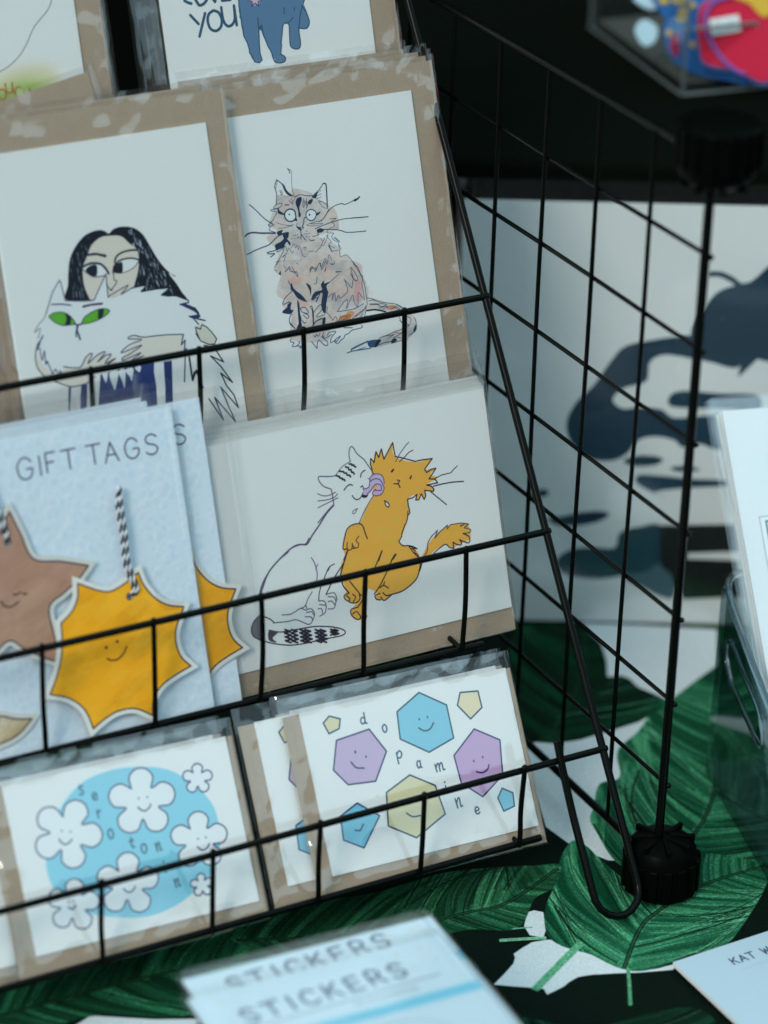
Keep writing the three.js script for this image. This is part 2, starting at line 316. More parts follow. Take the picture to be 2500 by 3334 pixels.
["f","#1f3550",[260,681,246,689,232,710,246,717,247,728,252,733,265,723,264,743,275,752,248,732,245,720,232,709]],
["s","#3a5068",0.19,[296,622,305,615,312,640,321,626,335,651,343,641]],
["s","#3a5068",0.19,[334,628,350,610,355,631,364,619,367,641,374,622]],
["s","#3a5068",0.19,[378,623,385,667,392,676]],
["s","#3a5068",0.19,[399,646,407,635,394,637]],
["s","#3a5068",0.19,[451,666,480,647,508,608,497,622,488,608]],
["s","#3a5068",0.19,[486,636,499,640,527,599,518,601]],
["s","#3a5068",0.19,[521,606,539,632,525,642,552,662]],
["s","#3a5068",0.19,[555,615,583,639,560,612,579,634]],
["s","#3a5068",0.19,[544,605,550,622,570,637]],
["s","#3a5068",0.19,[520,645,537,679,525,642,533,671,568,676]],
["s","#3a5068",0.19,[411,751,428,729,411,739,440,735,437,755,464,719,470,740,487,715,498,701,502,730,518,688,527,714]],
["s","#3a5068",0.19,[520,728,537,735,540,726]],
["s","#3a5068",0.19,[484,764,494,752]],
["s","#3a5068",0.19,[283,702,294,716,287,731,311,719,329,741,343,736]],
["s","#3a5068",0.19,[540,775,569,774]],
["s","#3a5068",0.19,[286,683,299,658,281,663,309,647]],
["s","#3a5068",0.19,[574,638,575,686,577,706,604,702,623,721,644,760,675,817]],
["s","#3a5068",0.19,[576,650,584,675]],
["s","#3a5068",0.19,[636,751,653,762,665,796]],
["s","#3a5068",0.19,[349,701,357,706]],
["s","#3a5068",0.19,[373,685,375,687]],
["s","#3a5068",0.19,[396,677,402,679]],
["s","#3a5068",0.19,[421,657,443,659]],
["s","#3a5068",0.23,[297,725,311,710,313,732,344,742,344,761,323,712]],
["s","#3a5068",0.23,[409,752,422,728,439,744,467,718,472,749,496,714]],
["s","#3a5068",0.23,[522,736,537,734]],
["s","#3a5068",0.23,[484,764,495,740]],
["s","#3a5068",0.23,[541,769,569,776]],
["s","#3a5068",0.23,[633,736,644,755,665,806,678,852,680,918,678,948]],
["s","#3a5068",0.23,[638,750,655,779,670,809]],
["s","#3a5068",0.23,[674,812,666,850,667,889,667,924]],
["s","#3a5068",0.23,[619,764,625,817,615,790,633,827,649,817,623,765]],
["s","#3a5068",0.23,[578,812,598,839,612,856,624,822,642,831]],
["s","#3a5068",0.23,[581,819,589,863,577,879,545,895,538,881,520,904,521,865,502,897,511,868,485,881]],
["s","#3a5068",0.23,[520,954,562,915,582,910,571,947,609,893,614,924,629,948,641,885,659,914]],
["s","#3a5068",0.23,[520,954,565,957,614,955,660,940]],
["s","#3a5068",0.23,[443,779,434,808,422,808]],
["s","#3a5068",0.23,[495,818,537,794,553,784]],
["s","#3a5068",0.23,[608,993,639,981,660,967,673,951,655,1001,626,1000]],
["s","#3a5068",0.23,[655,1001,670,999]],
["s","#3a5068",0.23,[592,999,624,982,666,963]],
["s","#3a5068",0.23,[492,991,509,976,519,1004,533,980,570,986,539,999,506,997]],
["s","#3a5068",0.23,[469,952,485,976,492,991]],
["s","#3a5068",0.23,[460,920,473,927,465,951]],
["s","#3a5068",0.23,[636,998,648,986]],
["f","#1f3550",[295,766,299,790,311,788,319,815,352,848,373,880,370,884,331,860,312,827,302,816,303,795]],
["f","#1f3550",[383,799,400,811,405,829,398,858,395,832]],
["f","#1f3550",[473,801,476,815,500,812,484,829,487,851,488,860,471,909,460,951,447,940,445,905,456,855,399,880,418,848,458,842,456,820]],
["s","#1f3550",0.28,[305,825,271,846,253,869,257,876,286,870,294,880,273,893,247,908,251,915,283,925]],
["f","#1f3550",[275,881,293,875,288,904,301,911,283,925,247,913,271,893]],
["f","#1f3550",[327,870,335,891,332,929,334,964,318,1004,299,1005,316,983,320,944]],
["f","#1c2336",[317,978,332,974,327,1006,301,1004]],
["s","#1f3550",0.28,[337,908,361,908,374,936,344,927,337,908]],
["s","#1f3550",0.23,[353,933,374,949,363,960,347,940]],
["s","#1f3550",0.28,[290,926,275,945,275,971,296,994]],
["l","#1c2336",0.37,[276,967,295,995]],
["s","#1c2336",0.28,[338,965,346,979,356,976]],
["s","#3a5068",0.19,[385,908,393,922,394,944,388,999]],
["s","#1f3550",0.23,[385,910,397,910,392,956]],
["s","#1c2336",0.37,[386,999,407,981,437,973,445,983,437,1007]],
["f","#1c2336",[435,1003,444,974,457,972,447,1005]],
["s","#1f3550",0.28,[404,881,429,872,421,892,446,857]],
["s","#1f3550",0.23,[399,940,427,915,442,909,444,931,411,960,454,958]],
["s","#1c2336",0.32,[396,918,399,940,391,995]],
["s","#35597a",0.32,[270,1039,263,1051,281,1059,269,1074,292,1076,309,1063,305,1058]],
["s","#35597a",0.32,[292,1076,311,1081,305,1089,321,1078,342,1065,323,1066]],
["s","#35597a",0.32,[370,1070,385,1094,393,1104,396,1087,408,1068,429,1093,447,1100,449,1083,424,1057,439,1055]],
["s","#35597a",0.32,[454,1054,465,1043,499,1044,471,1070,467,1091,493,1082]],
["s","#35597a",0.32,[493,1082,496,1091,519,1069,487,1085,500,1101,521,1087]],
["s","#35597a",0.32,[519,1087,536,1081,543,1069,563,1064,584,1052,633,1049,635,1037]],
["s","#35597a",0.32,[384,1042,392,1052,398,1040,406,1050,418,1039]],
["s","#35597a",0.32,[437,1038,430,1054,442,1065,478,1053]],
["s","#35597a",0.32,[586,1041,544,1034]],
["s","#3a5068",0.23,[682,918,706,924,742,945,779,956,826,970,866,1001]],
["s","#3a5068",0.23,[742,945,714,932,690,932]],
["s","#3a5068",0.23,[735,957,750,955,778,964,753,969,734,962]],
["s","#3a5068",0.23,[737,975,767,971,781,974,756,983]],
["s","#3a5068",0.23,[799,990,825,981,844,1000,814,984]],
["s","#3a5068",0.23,[834,1048,860,1070,879,1078,853,1056]],
["s","#3a5068",0.23,[866,1032,893,1050,878,1082,838,1089]],
["s","#3a5068",0.23,[913,1049,919,1072,903,1113,872,1125]],
["s","#3a5068",0.23,[737,1107,776,1109,796,1108,764,1120]],
["s","#3a5068",0.23,[788,1124,824,1113,856,1096]],
["s","#3a5068",0.23,[775,1148,810,1145,864,1142]],
["s","#3a5068",0.23,[657,1115,602,1127,566,1138,574,1149,639,1142]],
["s","#3a5068",0.23,[717,1112,757,1106,802,1096,858,1088]],
["s","#3a5068",0.23,[802,1100,835,1110,861,1097]],
["s","#3a5068",0.23,[808,1123,831,1132]],
["s","#3a5068",0.23,[837,1031,842,1059,869,1081]],
["s","#35597a",0.37,[542,1152,574,1149,623,1150,667,1151]],
["s","#35597a",0.37,[566,1141,637,1122,662,1118]],
["f","#35597a",[654,1119,687,1115,718,1121,721,1130,696,1148,662,1146]],
["f","#1c2336",[706,1120,724,1123,696,1150,687,1146]],
["s","#35597a",0.32,[701,1146,742,1138,781,1140,796,1139]],
["s","#1c2336",0.56,[674,975,717,978,768,996]],
["s","#1c2336",0.37,[693,948,735,955]],
["f","#1c2336",[777,1135,798,1126,805,1140,780,1146]],
["f","#1f3550",[900,1104,918,1080,917,1102,903,1117]],
["s","#1c2336",0.32,[826,970,849,985,866,1001]]],
cats:[
["f","rgba(255,255,255,0)",[610,58,610,58,611,58]],
["f","#eab04a",[856,242,855,210,868,226,890,180,901,209,919,176,929,221,979,157,984,225,1090,270,1172,267,1123,311,1186,317,1152,340,1187,365,1130,382,1161,406,1158,422,1112,412,1115,434,1103,450,1088,424,1069,448,1060,419,1020,434,1017,493,994,544,966,594,946,626,1013,659,1045,721,1036,770,1001,814,934,851,872,856,838,874,786,852,799,831,747,806,728,932,688,932,653,897,667,872,723,829,705,853,661,843,631,805,644,785,631,708,637,664,663,623,658,595,670,543,712,496,758,492,802,432,845,381,850,313]],
["p","#eab04a",[1045,721,1090,661,1142,620,1218,594,1310,603,1320,647,1315,683,1266,692,1218,705,1185,680,1132,692,1070,726]],
["e","rgba(222,186,70,.65)",804,476,14,14,0],
["e","rgba(222,186,70,.65)",950,515,14,14,0],
["e","rgba(222,186,70,.65)",865,555,16,16,0],
["e","rgba(222,186,70,.65)",908,609,20,20,0],
["e","rgba(222,186,70,.65)",720,649,14,14,0],
["e","rgba(222,186,70,.65)",885,692,18,18,0],
["e","rgba(222,186,70,.65)",794,692,16,16,0],
["e","rgba(222,186,70,.65)",961,666,14,14,0],
["e","rgba(222,186,70,.65)",687,665,12,12,0],
["e","rgba(222,186,70,.65)",983,792,14,14,0],
["e","rgba(222,186,70,.65)",1241,650,14,14,0],
["e","rgba(222,186,70,.65)",713,762,10,10,0],
["e","rgba(222,186,70,.65)",896,792,12,12,0],
["e","rgba(222,186,70,.65)",1192,630,13,13,0],
["l","#2a2030",0.43,[861,279,858,253,854,234,860,208,874,230,891,182,901,211,920,175,926,224,982,157,985,223,1030,241,1082,265,1128,266,1173,270,1126,311,1134,328,1161,318,1185,318,1142,360,1172,367,1184,387,1125,386,1149,396,1160,412,1156,422,1112,408,1114,435,1103,450,1092,421,1076,445,1059,444,1070,419,1045,430,1018,432]],
["s","#2a2030",0.43,[1018,432,1018,461,1021,494,1012,503]],
["l","#2a2030",0.39,[1012,487,1004,522,992,544,988,544,965,583,963,596,944,618]],
["s","#2a2030",0.39,[944,618,962,640,991,646,1013,655,1033,670]],
["l","#2a2030",0.34,[1033,670,1006,662,1022,677,1016,685,1030,695,1039,718]],
["l","#5b5263",0.34,[984,246,1014,211,1049,181,1063,172]],
["l","#2a2030",0.34,[1003,251,1031,236,1059,217,1080,212]],
["l","#2a2030",0.68,[966,281,957,289]],
["l","#2a2030",0.58,[1053,329,1046,339]],
["s","#2a2030",0.39,[979,333,991,338,985,345,979,351,959,346]],
["s","#2a2030",0.43,[979,349,985,359,988,370]],
["l","#1c2336",0.34,[1172,364,1211,355,1260,354,1275,342,1297,329]],
["l","#1c2336",0.43,[1159,398,1205,397,1261,399,1319,407]],
["l","#1c2336",0.39,[1143,422,1181,462,1214,497]],
["f","#dfe6e8",[902,416,915,427,921,440,912,447,904,434]],
["s","#2a2030",0.39,[899,414,914,425,921,440,913,447,903,435,902,416]],
["s","#5c5a72",0.39,[756,202,753,174,759,148,768,136,778,139,795,173,825,206,844,241,862,274]],
["s","#6c6a80",0.34,[753,202,720,213,698,227,672,251]],
["s","#57476a",0.39,[672,252,635,248,593,239,585,245,589,264,605,287,641,308]],
["l","#57476a",0.39,[641,308,643,333,643,380]],
["l","#1c2336",0.63,[749,212,759,214,761,221,770,220,772,227,779,232]],
["l","#1c2336",0.63,[728,221,742,228,743,238,753,239,754,251,763,254,766,262]],
["l","#1c2336",0.63,[694,235,715,241,717,248,729,251,730,260,742,263,746,271]],
["l","#1c2336",0.63,[674,251,691,259,690,265,704,270,703,275,713,277,715,283]],
["s","#1c2336",0.43,[796,283,800,271,809,261,823,256]],
["s","#1c2336",0.43,[704,325,720,312,738,306,750,312]],
["l","#1c2336",0.39,[789,328,800,324,803,339,819,344]],
["s","#1c2336",0.39,[741,358,750,374,764,381,779,378,791,366,801,350,803,339]],
["f","#2a2530",[789,366,821,366,817,378,804,382,792,377]],
["f","#c9b5d6",[805,340,831,334,841,313,844,295,863,283,888,286,905,303,911,331,907,358,889,381,863,384,847,375,847,359,863,353,875,338,861,333,843,354,820,370,797,363]],
["f","#d7a9cc",[853,370,862,358,883,353,891,364,879,381,861,383]],
["s","#57476a",0.34,[805,341,830,336,841,313,870,305,893,316,903,339,907,358,889,381,863,384,846,375,848,362,863,354]],
["s","#57476a",0.34,[818,367,843,350,861,333,881,332,894,346,889,363,862,358]],
["s","#57476a",0.34,[839,313,844,293,868,283,897,290,910,308,911,336]],
["s","#57476a",0.24,[831,295,843,304]],
["s","#57476a",0.34,[571,315,594,329,623,334,661,326]],
["s","#57476a",0.34,[566,348,615,352,650,348,669,336]],
["s","#57476a",0.34,[562,379,613,367,669,354]],
["l","#57476a",0.43,[643,380,613,399,591,417,552,447]],
["s","#57476a",0.34,[848,380,820,408,790,443,758,489]],
["s","#6a6470",0.34,[758,422,737,428,731,438,740,442,758,423]],
["s","#2a2030",0.43,[758,492,718,492,690,509,672,546,661,576,658,589,665,595,680,595]],
["s","#2a2030",0.43,[758,492,773,508,780,541,787,570]],
["s","#2a2030",0.34,[746,550,729,567,739,583,734,600,717,598,709,585]],
["s","#2a2030",0.34,[684,567,679,588,686,603,702,600,708,576]],
["s","#2a2030",0.34,[702,598,717,601]],
["s","#57476a",0.34,[679,602,666,622,653,642]],
["l","#2a2030",0.43,[853,642,836,671,829,683]],
["l","#2a2030",0.53,[921,672,904,689]],
["l","#2a2030",0.43,[921,672,893,696]],
["s","#4e4a58",0.39,[1039,718,1055,716,1081,694,1092,655,1116,628,1133,617]],
["l","#4e5560",0.39,[1133,617,1150,606,1132,640,1158,618,1205,593,1200,610,1223,594,1279,598,1316,611,1291,622]],
["s","#4e5560",0.39,[1291,624,1320,637,1316,650,1280,649]],
["s","#2a2030",0.43,[1280,649,1306,666,1312,686,1301,698,1282,689,1258,674]],
["s","#2a2030",0.43,[1258,674,1266,690,1260,699,1240,692,1222,678]],
["l","#2a2030",0.39,[1222,678,1222,708,1198,697]],
["s","#2a2030",0.39,[1198,697,1180,680,1131,700,1086,729]],
["l","#3e4550",0.34,[1272,613,1294,606,1273,609]],
["s","#57476a",0.43,[497,507,475,530,436,525,402,534,381,551]],
["s","#3e3e60",0.43,[381,551,325,580,267,628,231,674,214,718,212,764,217,792]],
["s","#57476a",0.58,[641,384,600,414,559,456,512,501,483,532,449,527,404,534,345,567,279,616,241,672,215,729,213,793]],
["s","#57476a",0.36,[495,598,508,631,512,679,502,718]],
["s","#57476a",0.29,[522,634,508,655]],
["s","#2a2030",0.36,[605,651,574,662,540,712,511,761,501,803]],
["l","#2a2030",0.58,[576,662,567,674]],
["l","#2a2030",0.43,[648,660,591,716,541,781]],
["s","#57476a",0.36,[541,781,582,782,592,812,586,824,571,852,542,849]],
["s","#57476a",0.36,[550,793,579,802,586,824]],
["s","#57476a",0.36,[547,816,565,817,577,836]],
["s","#57476a",0.36,[501,803,526,808,534,827,531,847,521,865,494,873]],
["s","#57476a",0.36,[502,820,530,829]],
["s","#57476a",0.36,[492,838,510,842,510,863]],
["s","#57476a",0.36,[475,753,449,781,429,811,399,818,353,832,310,826]],
["s","#57476a",0.36,[434,805,438,827,460,831,470,861,446,896,428,896]],
["s","#57476a",0.36,[432,842,458,844,466,860]],
["s","#57476a",0.36,[422,860,451,867,456,881]],
["s","#57476a",0.36,[428,896,377,864,334,862,262,853]],
["s","#57476a",0.36,[407,816,434,832]],
["s","#2a2030",0.43,[221,814,250,833,266,852]],
["f","#6f6a72",[216,799,180,818,152,852,155,887,180,916,194,916,204,850]],
["s","#2a2030",0.43,[216,796,172,823,151,859,158,894,201,923,255,949,332,973,411,981,492,982,588,986,611,973,586,951,530,930,458,914,371,908,291,902,236,881]],
["f","#4a4650",[235,884,277,900,248,921,266,945,229,927]],
["l","#2a2030",0.65,[314,896,340,910,310,911,341,929,310,929,341,947,309,947,335,962]],
["l","#2a2030",0.65,[346,903,372,917,342,918,373,936,342,936,373,954,341,954,367,969]],
["l","#2a2030",0.65,[388,912,414,927,385,927,416,946,385,946,416,963,384,963,409,978]],
["l","#2a2030",0.65,[413,918,439,932,410,933,441,951,410,951,441,969,409,969,434,984]],
["l","#2a2030",0.65,[463,929,489,943,460,944,491,962,460,962,491,980,459,980,485,995]],
["l","#2a2030",0.65,[488,934,514,949,485,949,516,968,485,968,516,985,484,985,510,1000]],
["l","#2a2030",0.65,[539,945,558,955,537,957,560,970,536,971]],
["l","#2a2030",0.65,[557,949,576,959,555,961,578,974,554,975]],
["s","#2a2030",0.51,[679,605,631,698,628,717,633,759,657,799]],
["s","#2a2030",0.43,[657,799,631,807,635,825,651,838]],
["s","#2a2030",0.43,[644,810,657,826,651,838,669,849,691,850,708,837,707,819]],
["s","#2a2030",0.43,[674,809,687,825,673,843]],
["s","#2a2030",0.43,[669,746,693,786,717,825]],
["s","#2a2030",0.43,[750,805,713,852,691,874]],
["s","#2a2030",0.43,[691,874,657,877,653,900,672,925,690,930,699,921,684,893]],
["s","#2a2030",0.43,[699,921,724,931,731,924]],
["s","#2a2030",0.43,[677,892,661,899]],
["s","#2a2030",0.43,[871,854,846,866,827,872,814,853]],
["s","#2a2030",0.43,[812,866,791,858,786,840,813,835]],
["s","#2a2030",0.43,[828,835,841,851,863,853]],
["s","#2a2030",0.43,[863,853,925,849,973,831,1011,805,1033,761,1046,722]],
["s","#2a2030",0.43,[817,809,837,802,859,820]],
["s","#2a2030",0.43,[837,802,843,787]],
["s","#2a2030",0.43,[1047,743,1031,774]],
["l","#2a2030",0.43,[853,641,824,683,800,719]],
["l","#2a2030",0.65,[916,674,898,692]],
["l","#2a2030",0.43,[898,692,865,740,819,799,783,832]],
["l","#2a2030",0.36,[1024,663,992,649,1010,681,1042,722]]],
gift:[
["t","G","#3c3a5c",0.58,348,141,94,0],
["t","I","#3c3a5c",0.58,416,141,84,0],
["t","F","#3c3a5c",0.58,466,135,84,0],
["t","T","#3c3a5c",0.58,551,138,84,0],
["t","T","#3c3a5c",0.58,667,139,84,0],
["t","A","#3c3a5c",0.58,747,144,87,0],
["t","G","#3c3a5c",0.58,847,146,90,0],
["t","S","#3c3a5c",0.58,939,146,88,0],
["x","marks",[1090,128,1047,1399]]],
D2:[
["f","#5d7fa0",[423,376,387,600,388,641,388,695,393,737,406,779,412,814,417,838,432,862,454,868,470,859,464,827,466,786,472,733,477,706,490,749,509,802,520,834,530,870,551,881,582,880,588,860,572,844,579,801,592,748,607,705,628,715,627,752,624,806,643,828,666,827,676,799,676,758,680,738,716,743,734,717,730,676,719,640,710,625,723,613,756,413]],
["l","#33566e",0.45,[404,508,388,601,392,615,387,654,393,659,390,695,395,699,393,737,407,772,412,800,412,820,418,825,432,862,454,869,470,859,464,827,466,786,472,733,476,665]],
["s","#33566e",0.45,[477,706,481,720,489,701,494,749,504,784,508,799,521,827,530,870,551,882,582,880,588,860,568,844]],
["l","#33566e",0.37,[568,844,579,801,575,793,588,757,593,720,607,705]],
["s","#33566e",0.45,[607,705,628,715,624,772,623,813,643,829,668,827,676,799,676,744,697,665,723,613]],
["s","#33566e",0.45,[708,639,726,675,734,717,716,743,680,738]],
["l","#33566e",0.37,[615,635,611,665]],
["l","#33566e",0.37,[668,641,663,657]],
["l","#33566e",0.37,[654,684,634,702,614,709]],
["p","#d6b0c8",[468,613,457,595,439,580,456,541,515,548,502,587,493,599,487,616,476,599]],
["l","#33566e",0.37,[439,580,458,590,453,610,472,598,489,614,488,592,506,589]],
["t","Y","#33566e",1.04,180,663,100,0],
["t","O","#33566e",1.04,259,652,93,0],
["t","U","#33566e",1.04,332,641,89,0],
["s","#33566e",1.04,[123,545,140,556,154,562]],
["s","#33566e",1.04,[178,548,193,574,216,570,233,555]],
["l","#33566e",1.04,[246,516,272,568,292,528]],
["l","#33566e",1.04,[313,517,309,567,350,568]]],
D1:[
["s","#70767e",0.32,[961,426,947,466,918,511,848,572,800,643,755,693,697,731,650,749]],
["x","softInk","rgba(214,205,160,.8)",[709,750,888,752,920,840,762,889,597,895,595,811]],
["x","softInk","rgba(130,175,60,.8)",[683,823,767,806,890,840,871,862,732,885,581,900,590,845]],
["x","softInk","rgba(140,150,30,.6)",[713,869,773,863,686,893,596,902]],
["t","O","#b0604a",0.55,653,847,47,0],
["t","U","#b0604a",0.55,690,824,44,0],
["t","C","#b0604a",0.55,731,847,46,0],
["t","H","#b0604a",0.55,770,862,46,0],
["l","#b0604a",0.55,[813,851,808,864]],
["e","#b0604a",806,874,4,4,0]],
ser:[
["f","#86cbdd",[124,371,198,194,339,70,494,37,640,52,765,95,863,183,926,283,934,396,898,522,811,605,679,669,541,691,406,667,255,609,153,516]],
["f","#e3e6e6",[571,135,570,87,596,60,631,55,663,71,679,105,663,150,711,135,747,151,764,182,758,215,729,239,678,238,708,276,704,313,679,337,644,341,610,322,595,276,566,314,528,321,496,305,480,275,488,239,529,212,481,197,462,165,467,132,492,109,531,105]],
["s","#3b3f66",0.53,[571,135,570,87,596,60,631,55,663,71,679,105,663,150,711,135,747,151,764,182,758,215,729,239,678,238,708,276,704,313,679,337,644,341,610,322,595,276,566,314,528,321,496,305,480,275,488,239,529,212,481,197,462,165,467,132,492,109,531,105,571,135]],
["s","#3b3f66",0.53,[584,220,598,237,617,241,638,229,643,219]],
["e","#3b3f66",595,183,4,4,0],
["e","#3b3f66",635,186,4,4,0],
["f","#e3e6e6",[240,187,260,143,296,128,331,137,353,165,353,202,318,237,369,242,395,271,398,306,378,333,341,344,294,323,306,370,286,402,253,414,219,404,196,373,202,325,158,349,120,340,98,313,96,279,119,249,168,241,130,209,126,172,145,143,178,132,216,144]],
["s","#3b3f66",0.53,[240,187,260,143,296,128,331,137,353,165,353,202,318,237,369,242,395,271,398,306,378,333,341,344,294,323,306,370,286,402,253,414,219,404,196,373,202,325,158,349,120,340,98,313,96,279,119,249,168,241,130,209,126,172,145,143,178,132,216,144,240,187]],
["s","#3b3f66",0.53,[204,277,212,296,230,305,252,298,259,290]],
["e","#3b3f66",223,245,4,4,0],
["e","#3b3f66",260,257,4,4,0],
["f","#e3e6e6",[800,364,799,324,822,301,852,297,879,311,893,340,879,378,920,366,951,380,966,406,960,434,935,455,892,453,918,486,914,517,893,537,863,540,833,524,821,485,796,517,763,522,736,509,722,483,729,452,764,430,723,417,706,389,710,361,732,342,766,339]],
["s","#3b3f66",0.53,[800,364,799,324,822,301,852,297,879,311,893,340,879,378,920,366,951,380,966,406,960,434,935,455,892,453,918,486,914,517,893,537,863,540,833,524,821,485,796,517,763,522,736,509,722,483,729,452,764,430,723,417,706,389,710,361,732,342,766,339,800,364]],
["s","#3b3f66",0.53,[817,447,829,463,848,467,867,456,872,446]],
["e","#3b3f66",827,413,4,4,0],
["e","#3b3f66",864,416,4,4,0],
["f","#e3e6e6",[438,470,440,426,466,403,499,401,526,418,539,450,521,490,566,480,597,497,611,526,603,556,575,576,528,571,554,609,547,642,523,662,491,663,461,643,450,600,421,633,386,636,358,620,346,591,355,559,395,537,352,521,336,490,343,460,368,441,403,440]],
["s","#3b3f66",0.53,[438,470,440,426,466,403,499,401,526,418,539,450,521,490,566,480,597,497,611,526,603,556,575,576,528,571,554,609,547,642,523,662,491,663,461,643,450,600,421,633,386,636,358,620,346,591,355,559,395,537,352,521,336,490,343,460,368,441,403,440,438,470]],
["s","#3b3f66",0.53,[444,550,456,566,474,570,493,559,497,550]],
["e","#3b3f66",453,516,4,4,0],
["e","#3b3f66",490,519,4,4,0],
["f","#e3e6e6",[187,513,190,477,212,459,239,459,261,474,270,501,254,533,291,527,316,542,326,566,318,591,294,606,256,600,276,632,269,659,248,675,221,674,198,657,191,621,166,647,137,648,115,634,106,609,115,583,148,567,114,551,102,525,109,501,130,486,159,487]],
["s","#3b3f66",0.53,[187,513,190,477,212,459,239,459,261,474,270,501,254,533,291,527,316,542,326,566,318,591,294,606,256,600,276,632,269,659,248,675,221,674,198,657,191,621,166,647,137,648,115,634,106,609,115,583,148,567,114,551,102,525,109,501,130,486,159,487,187,513]],
["s","#3b3f66",0.53,[183,570,191,579,202,582,213,575,216,569]],
["e","#3b3f66",189,549,4,4,0],
["e","#3b3f66",211,551,4,4,0],
["f","#e3e6e6",[866,126,866,105,878,93,894,91,908,99,915,114,907,134,929,128,945,135,952,149,949,164,936,174,913,173,926,190,924,207,913,217,897,219,882,210,875,189,862,206,845,209,831,202,824,188,828,172,846,161,825,154,817,139,819,124,831,114,848,113]],
["s","#3b3f66",0.53,[866,126,866,105,878,93,894,91,908,99,915,114,907,134,929,128,945,135,952,149,949,164,936,174,913,173,926,190,924,207,913,217,897,219,882,210,875,189,862,206,845,209,831,202,824,188,828,172,846,161,825,154,817,139,819,124,831,114,848,113,866,126]],
["f","#e3e6e6",[787,592,785,576,793,566,805,564,816,569,823,580,818,596,834,590,847,594,854,604,852,616,843,624,826,625,837,637,837,650,829,659,817,661,805,655,799,640,790,653,777,656,766,652,760,642,761,629,775,619,758,615,750,605,751,593,759,585,772,583]],
["s","#3b3f66",0.53,[787,592,785,576,793,566,805,564,816,569,823,580,818,596,834,590,847,594,854,604,852,616,843,624,826,625,837,637,837,650,829,659,817,661,805,655,799,640,790,653,777,656,766,652,760,642,761,629,775,619,758,615,750,605,751,593,759,585,772,583,787,592]],
["t","s","#27566e",0.62,346,93,40,0],
["t","e","#27566e",0.62,401,132,32,0],
["t","r","#27566e",0.62,403,210,32,0],
["t","o","#27566e",0.62,437,305,40,0],
["t","t","#27566e",0.62,523,364,44,0],
["t","o","#27566e",0.62,573,400,40,0],
["t","n","#27566e",0.62,639,407,37,0],
["t","n","#27566e",0.62,691,579,37,0],
["e","#27566e",648,477,5,5,0],
["s","#27566e",0.53,[650,501,649,525]]],
dop:[
["p","#d9cda4",[141,42,192,65,177,107,123,119,106,67]],
["l","#22435c",0.58,[141,42,192,65,177,107,123,119,106,67,141,42]],
["p","#c3a9c8",[152,156,321,139,383,254,300,375,164,362,108,283]],
["l","#2c2f5e",0.58,[152,156,321,139,383,254,300,375,164,362,108,283,152,156]],
["p","#7ec3d6",[603,26,727,109,728,264,591,302,463,214,475,90]],
["l","#22435c",0.58,[603,26,727,109,728,264,591,302,463,214,475,90,603,26]],
["p","#e3d3ab",[808,67,899,78,902,156,833,196,781,122]],
["l","#22435c",0.58,[808,67,899,78,902,156,833,196,781,122,808,67]],
["p","#c39fc6",[840,245,958,321,935,481,812,557,719,473,711,343]],
["l","#2c2f5e",0.58,[840,245,958,321,935,481,812,557,719,473,711,343,840,245]],
["p","#d8cfa6",[473,383,587,456,607,593,442,667,316,585,341,436]],
["l","#2c3f5e",0.58,[473,383,587,456,607,593,442,667,316,585,341,436,473,383]],
["p","#74c0d6",[189,452,284,531,177,655,87,599,95,492]],
["l","#2c3f6e",0.58,[189,452,284,531,177,655,87,599,95,492,189,452]],
["p","#74c0d6",[918,540,967,572,961,633,902,644,886,579]],
["l","#22435c",0.58,[918,540,967,572,961,633,902,644,886,579,918,540]],
["s","#22435c",0.58,[566,184,590,202,621,199,643,176]],
["e","#22435c",577,145,4,6,0],
["e","#22435c",620,144,4,6,0],
["s","#2c2f5e",0.58,[201,266,220,295,257,305]],
["e","#2c2f5e",231,226,5,7,0],
["e","#2c2f5e",278,257,4,6,0],
["s","#2c2f5e",0.58,[807,439,837,449,865,439,876,421]],
["e","#2c2f5e",804,388,4,6,0],
["e","#2c2f5e",853,380,4,6,0],
["s","#22435c",0.58,[418,548,444,570,482,573]],
["s","#22435c",0.58,[152,568,176,574,197,551]],
["e","#22435c",444,505,4,6,0],
["t","d","#22435c",0.58,303,86,49,0],
["t","o","#22435c",0.58,398,151,35,0],
["t","p","#22435c",0.58,439,293,56,0],
["t","a","#22435c",0.58,529,346,33,0],
["t","m","#22435c",0.58,628,378,39,0],
["t","i","#22435c",0.58,637,477,54,0],
["t","n","#22435c",0.58,685,557,45,0],
["t","e","#22435c",0.58,770,612,33,0]],
poster:[
["f","#16374a",[814,834,888,761,1081,716,1255,682,1461,546,1609,453,1746,450,1768,771,1675,834,1537,817,1462,870,1333,842,1234,824,1086,807,1010,850,996,952,881,995,825,1058,877,1108,965,1101,1083,1109,1155,1153,1302,1140,1449,1126,1504,1228,1411,1323,1301,1295,1213,1317,1162,1277,1062,1259,974,1281,919,1355,842,1398,723,1391,620,1310,586,1197,630,1083,723,979]],
["f","#16374a",[1128,1031,1195,1004,1392,1014,1589,1020,1595,1102,1398,1096,1201,1096,1126,1082]],
["f","#16374a",[901,1397,979,1369,1078,1372,1109,1392,1061,1420,952,1427]],
["f","#16374a",[1151,1433,1239,1421,1310,1440,1201,1453]],
["f","#16374a",[985,1479,1124,1481,1273,1493,1472,1499,1474,1525,1227,1546,1079,1571,1130,1601,987,1531]],
["f","#16374a",[414,1586,483,1568,509,1594,465,1616,411,1617]],
["f","#16374a",[510,1731,599,1718,687,1695,797,1687,837,1707,779,1746,681,1769,561,1772]],
["f","#16374a",[570,1962,647,1907,767,1894,876,1892,902,1806,1000,1772,1120,1770,1133,2014,1054,2037,934,2050,805,2074,654,2062,582,2026]],
["f","#46606e",[935,2061,1054,2026,1131,1971,1212,1990,1212,2162,1142,2169,1049,2123]],
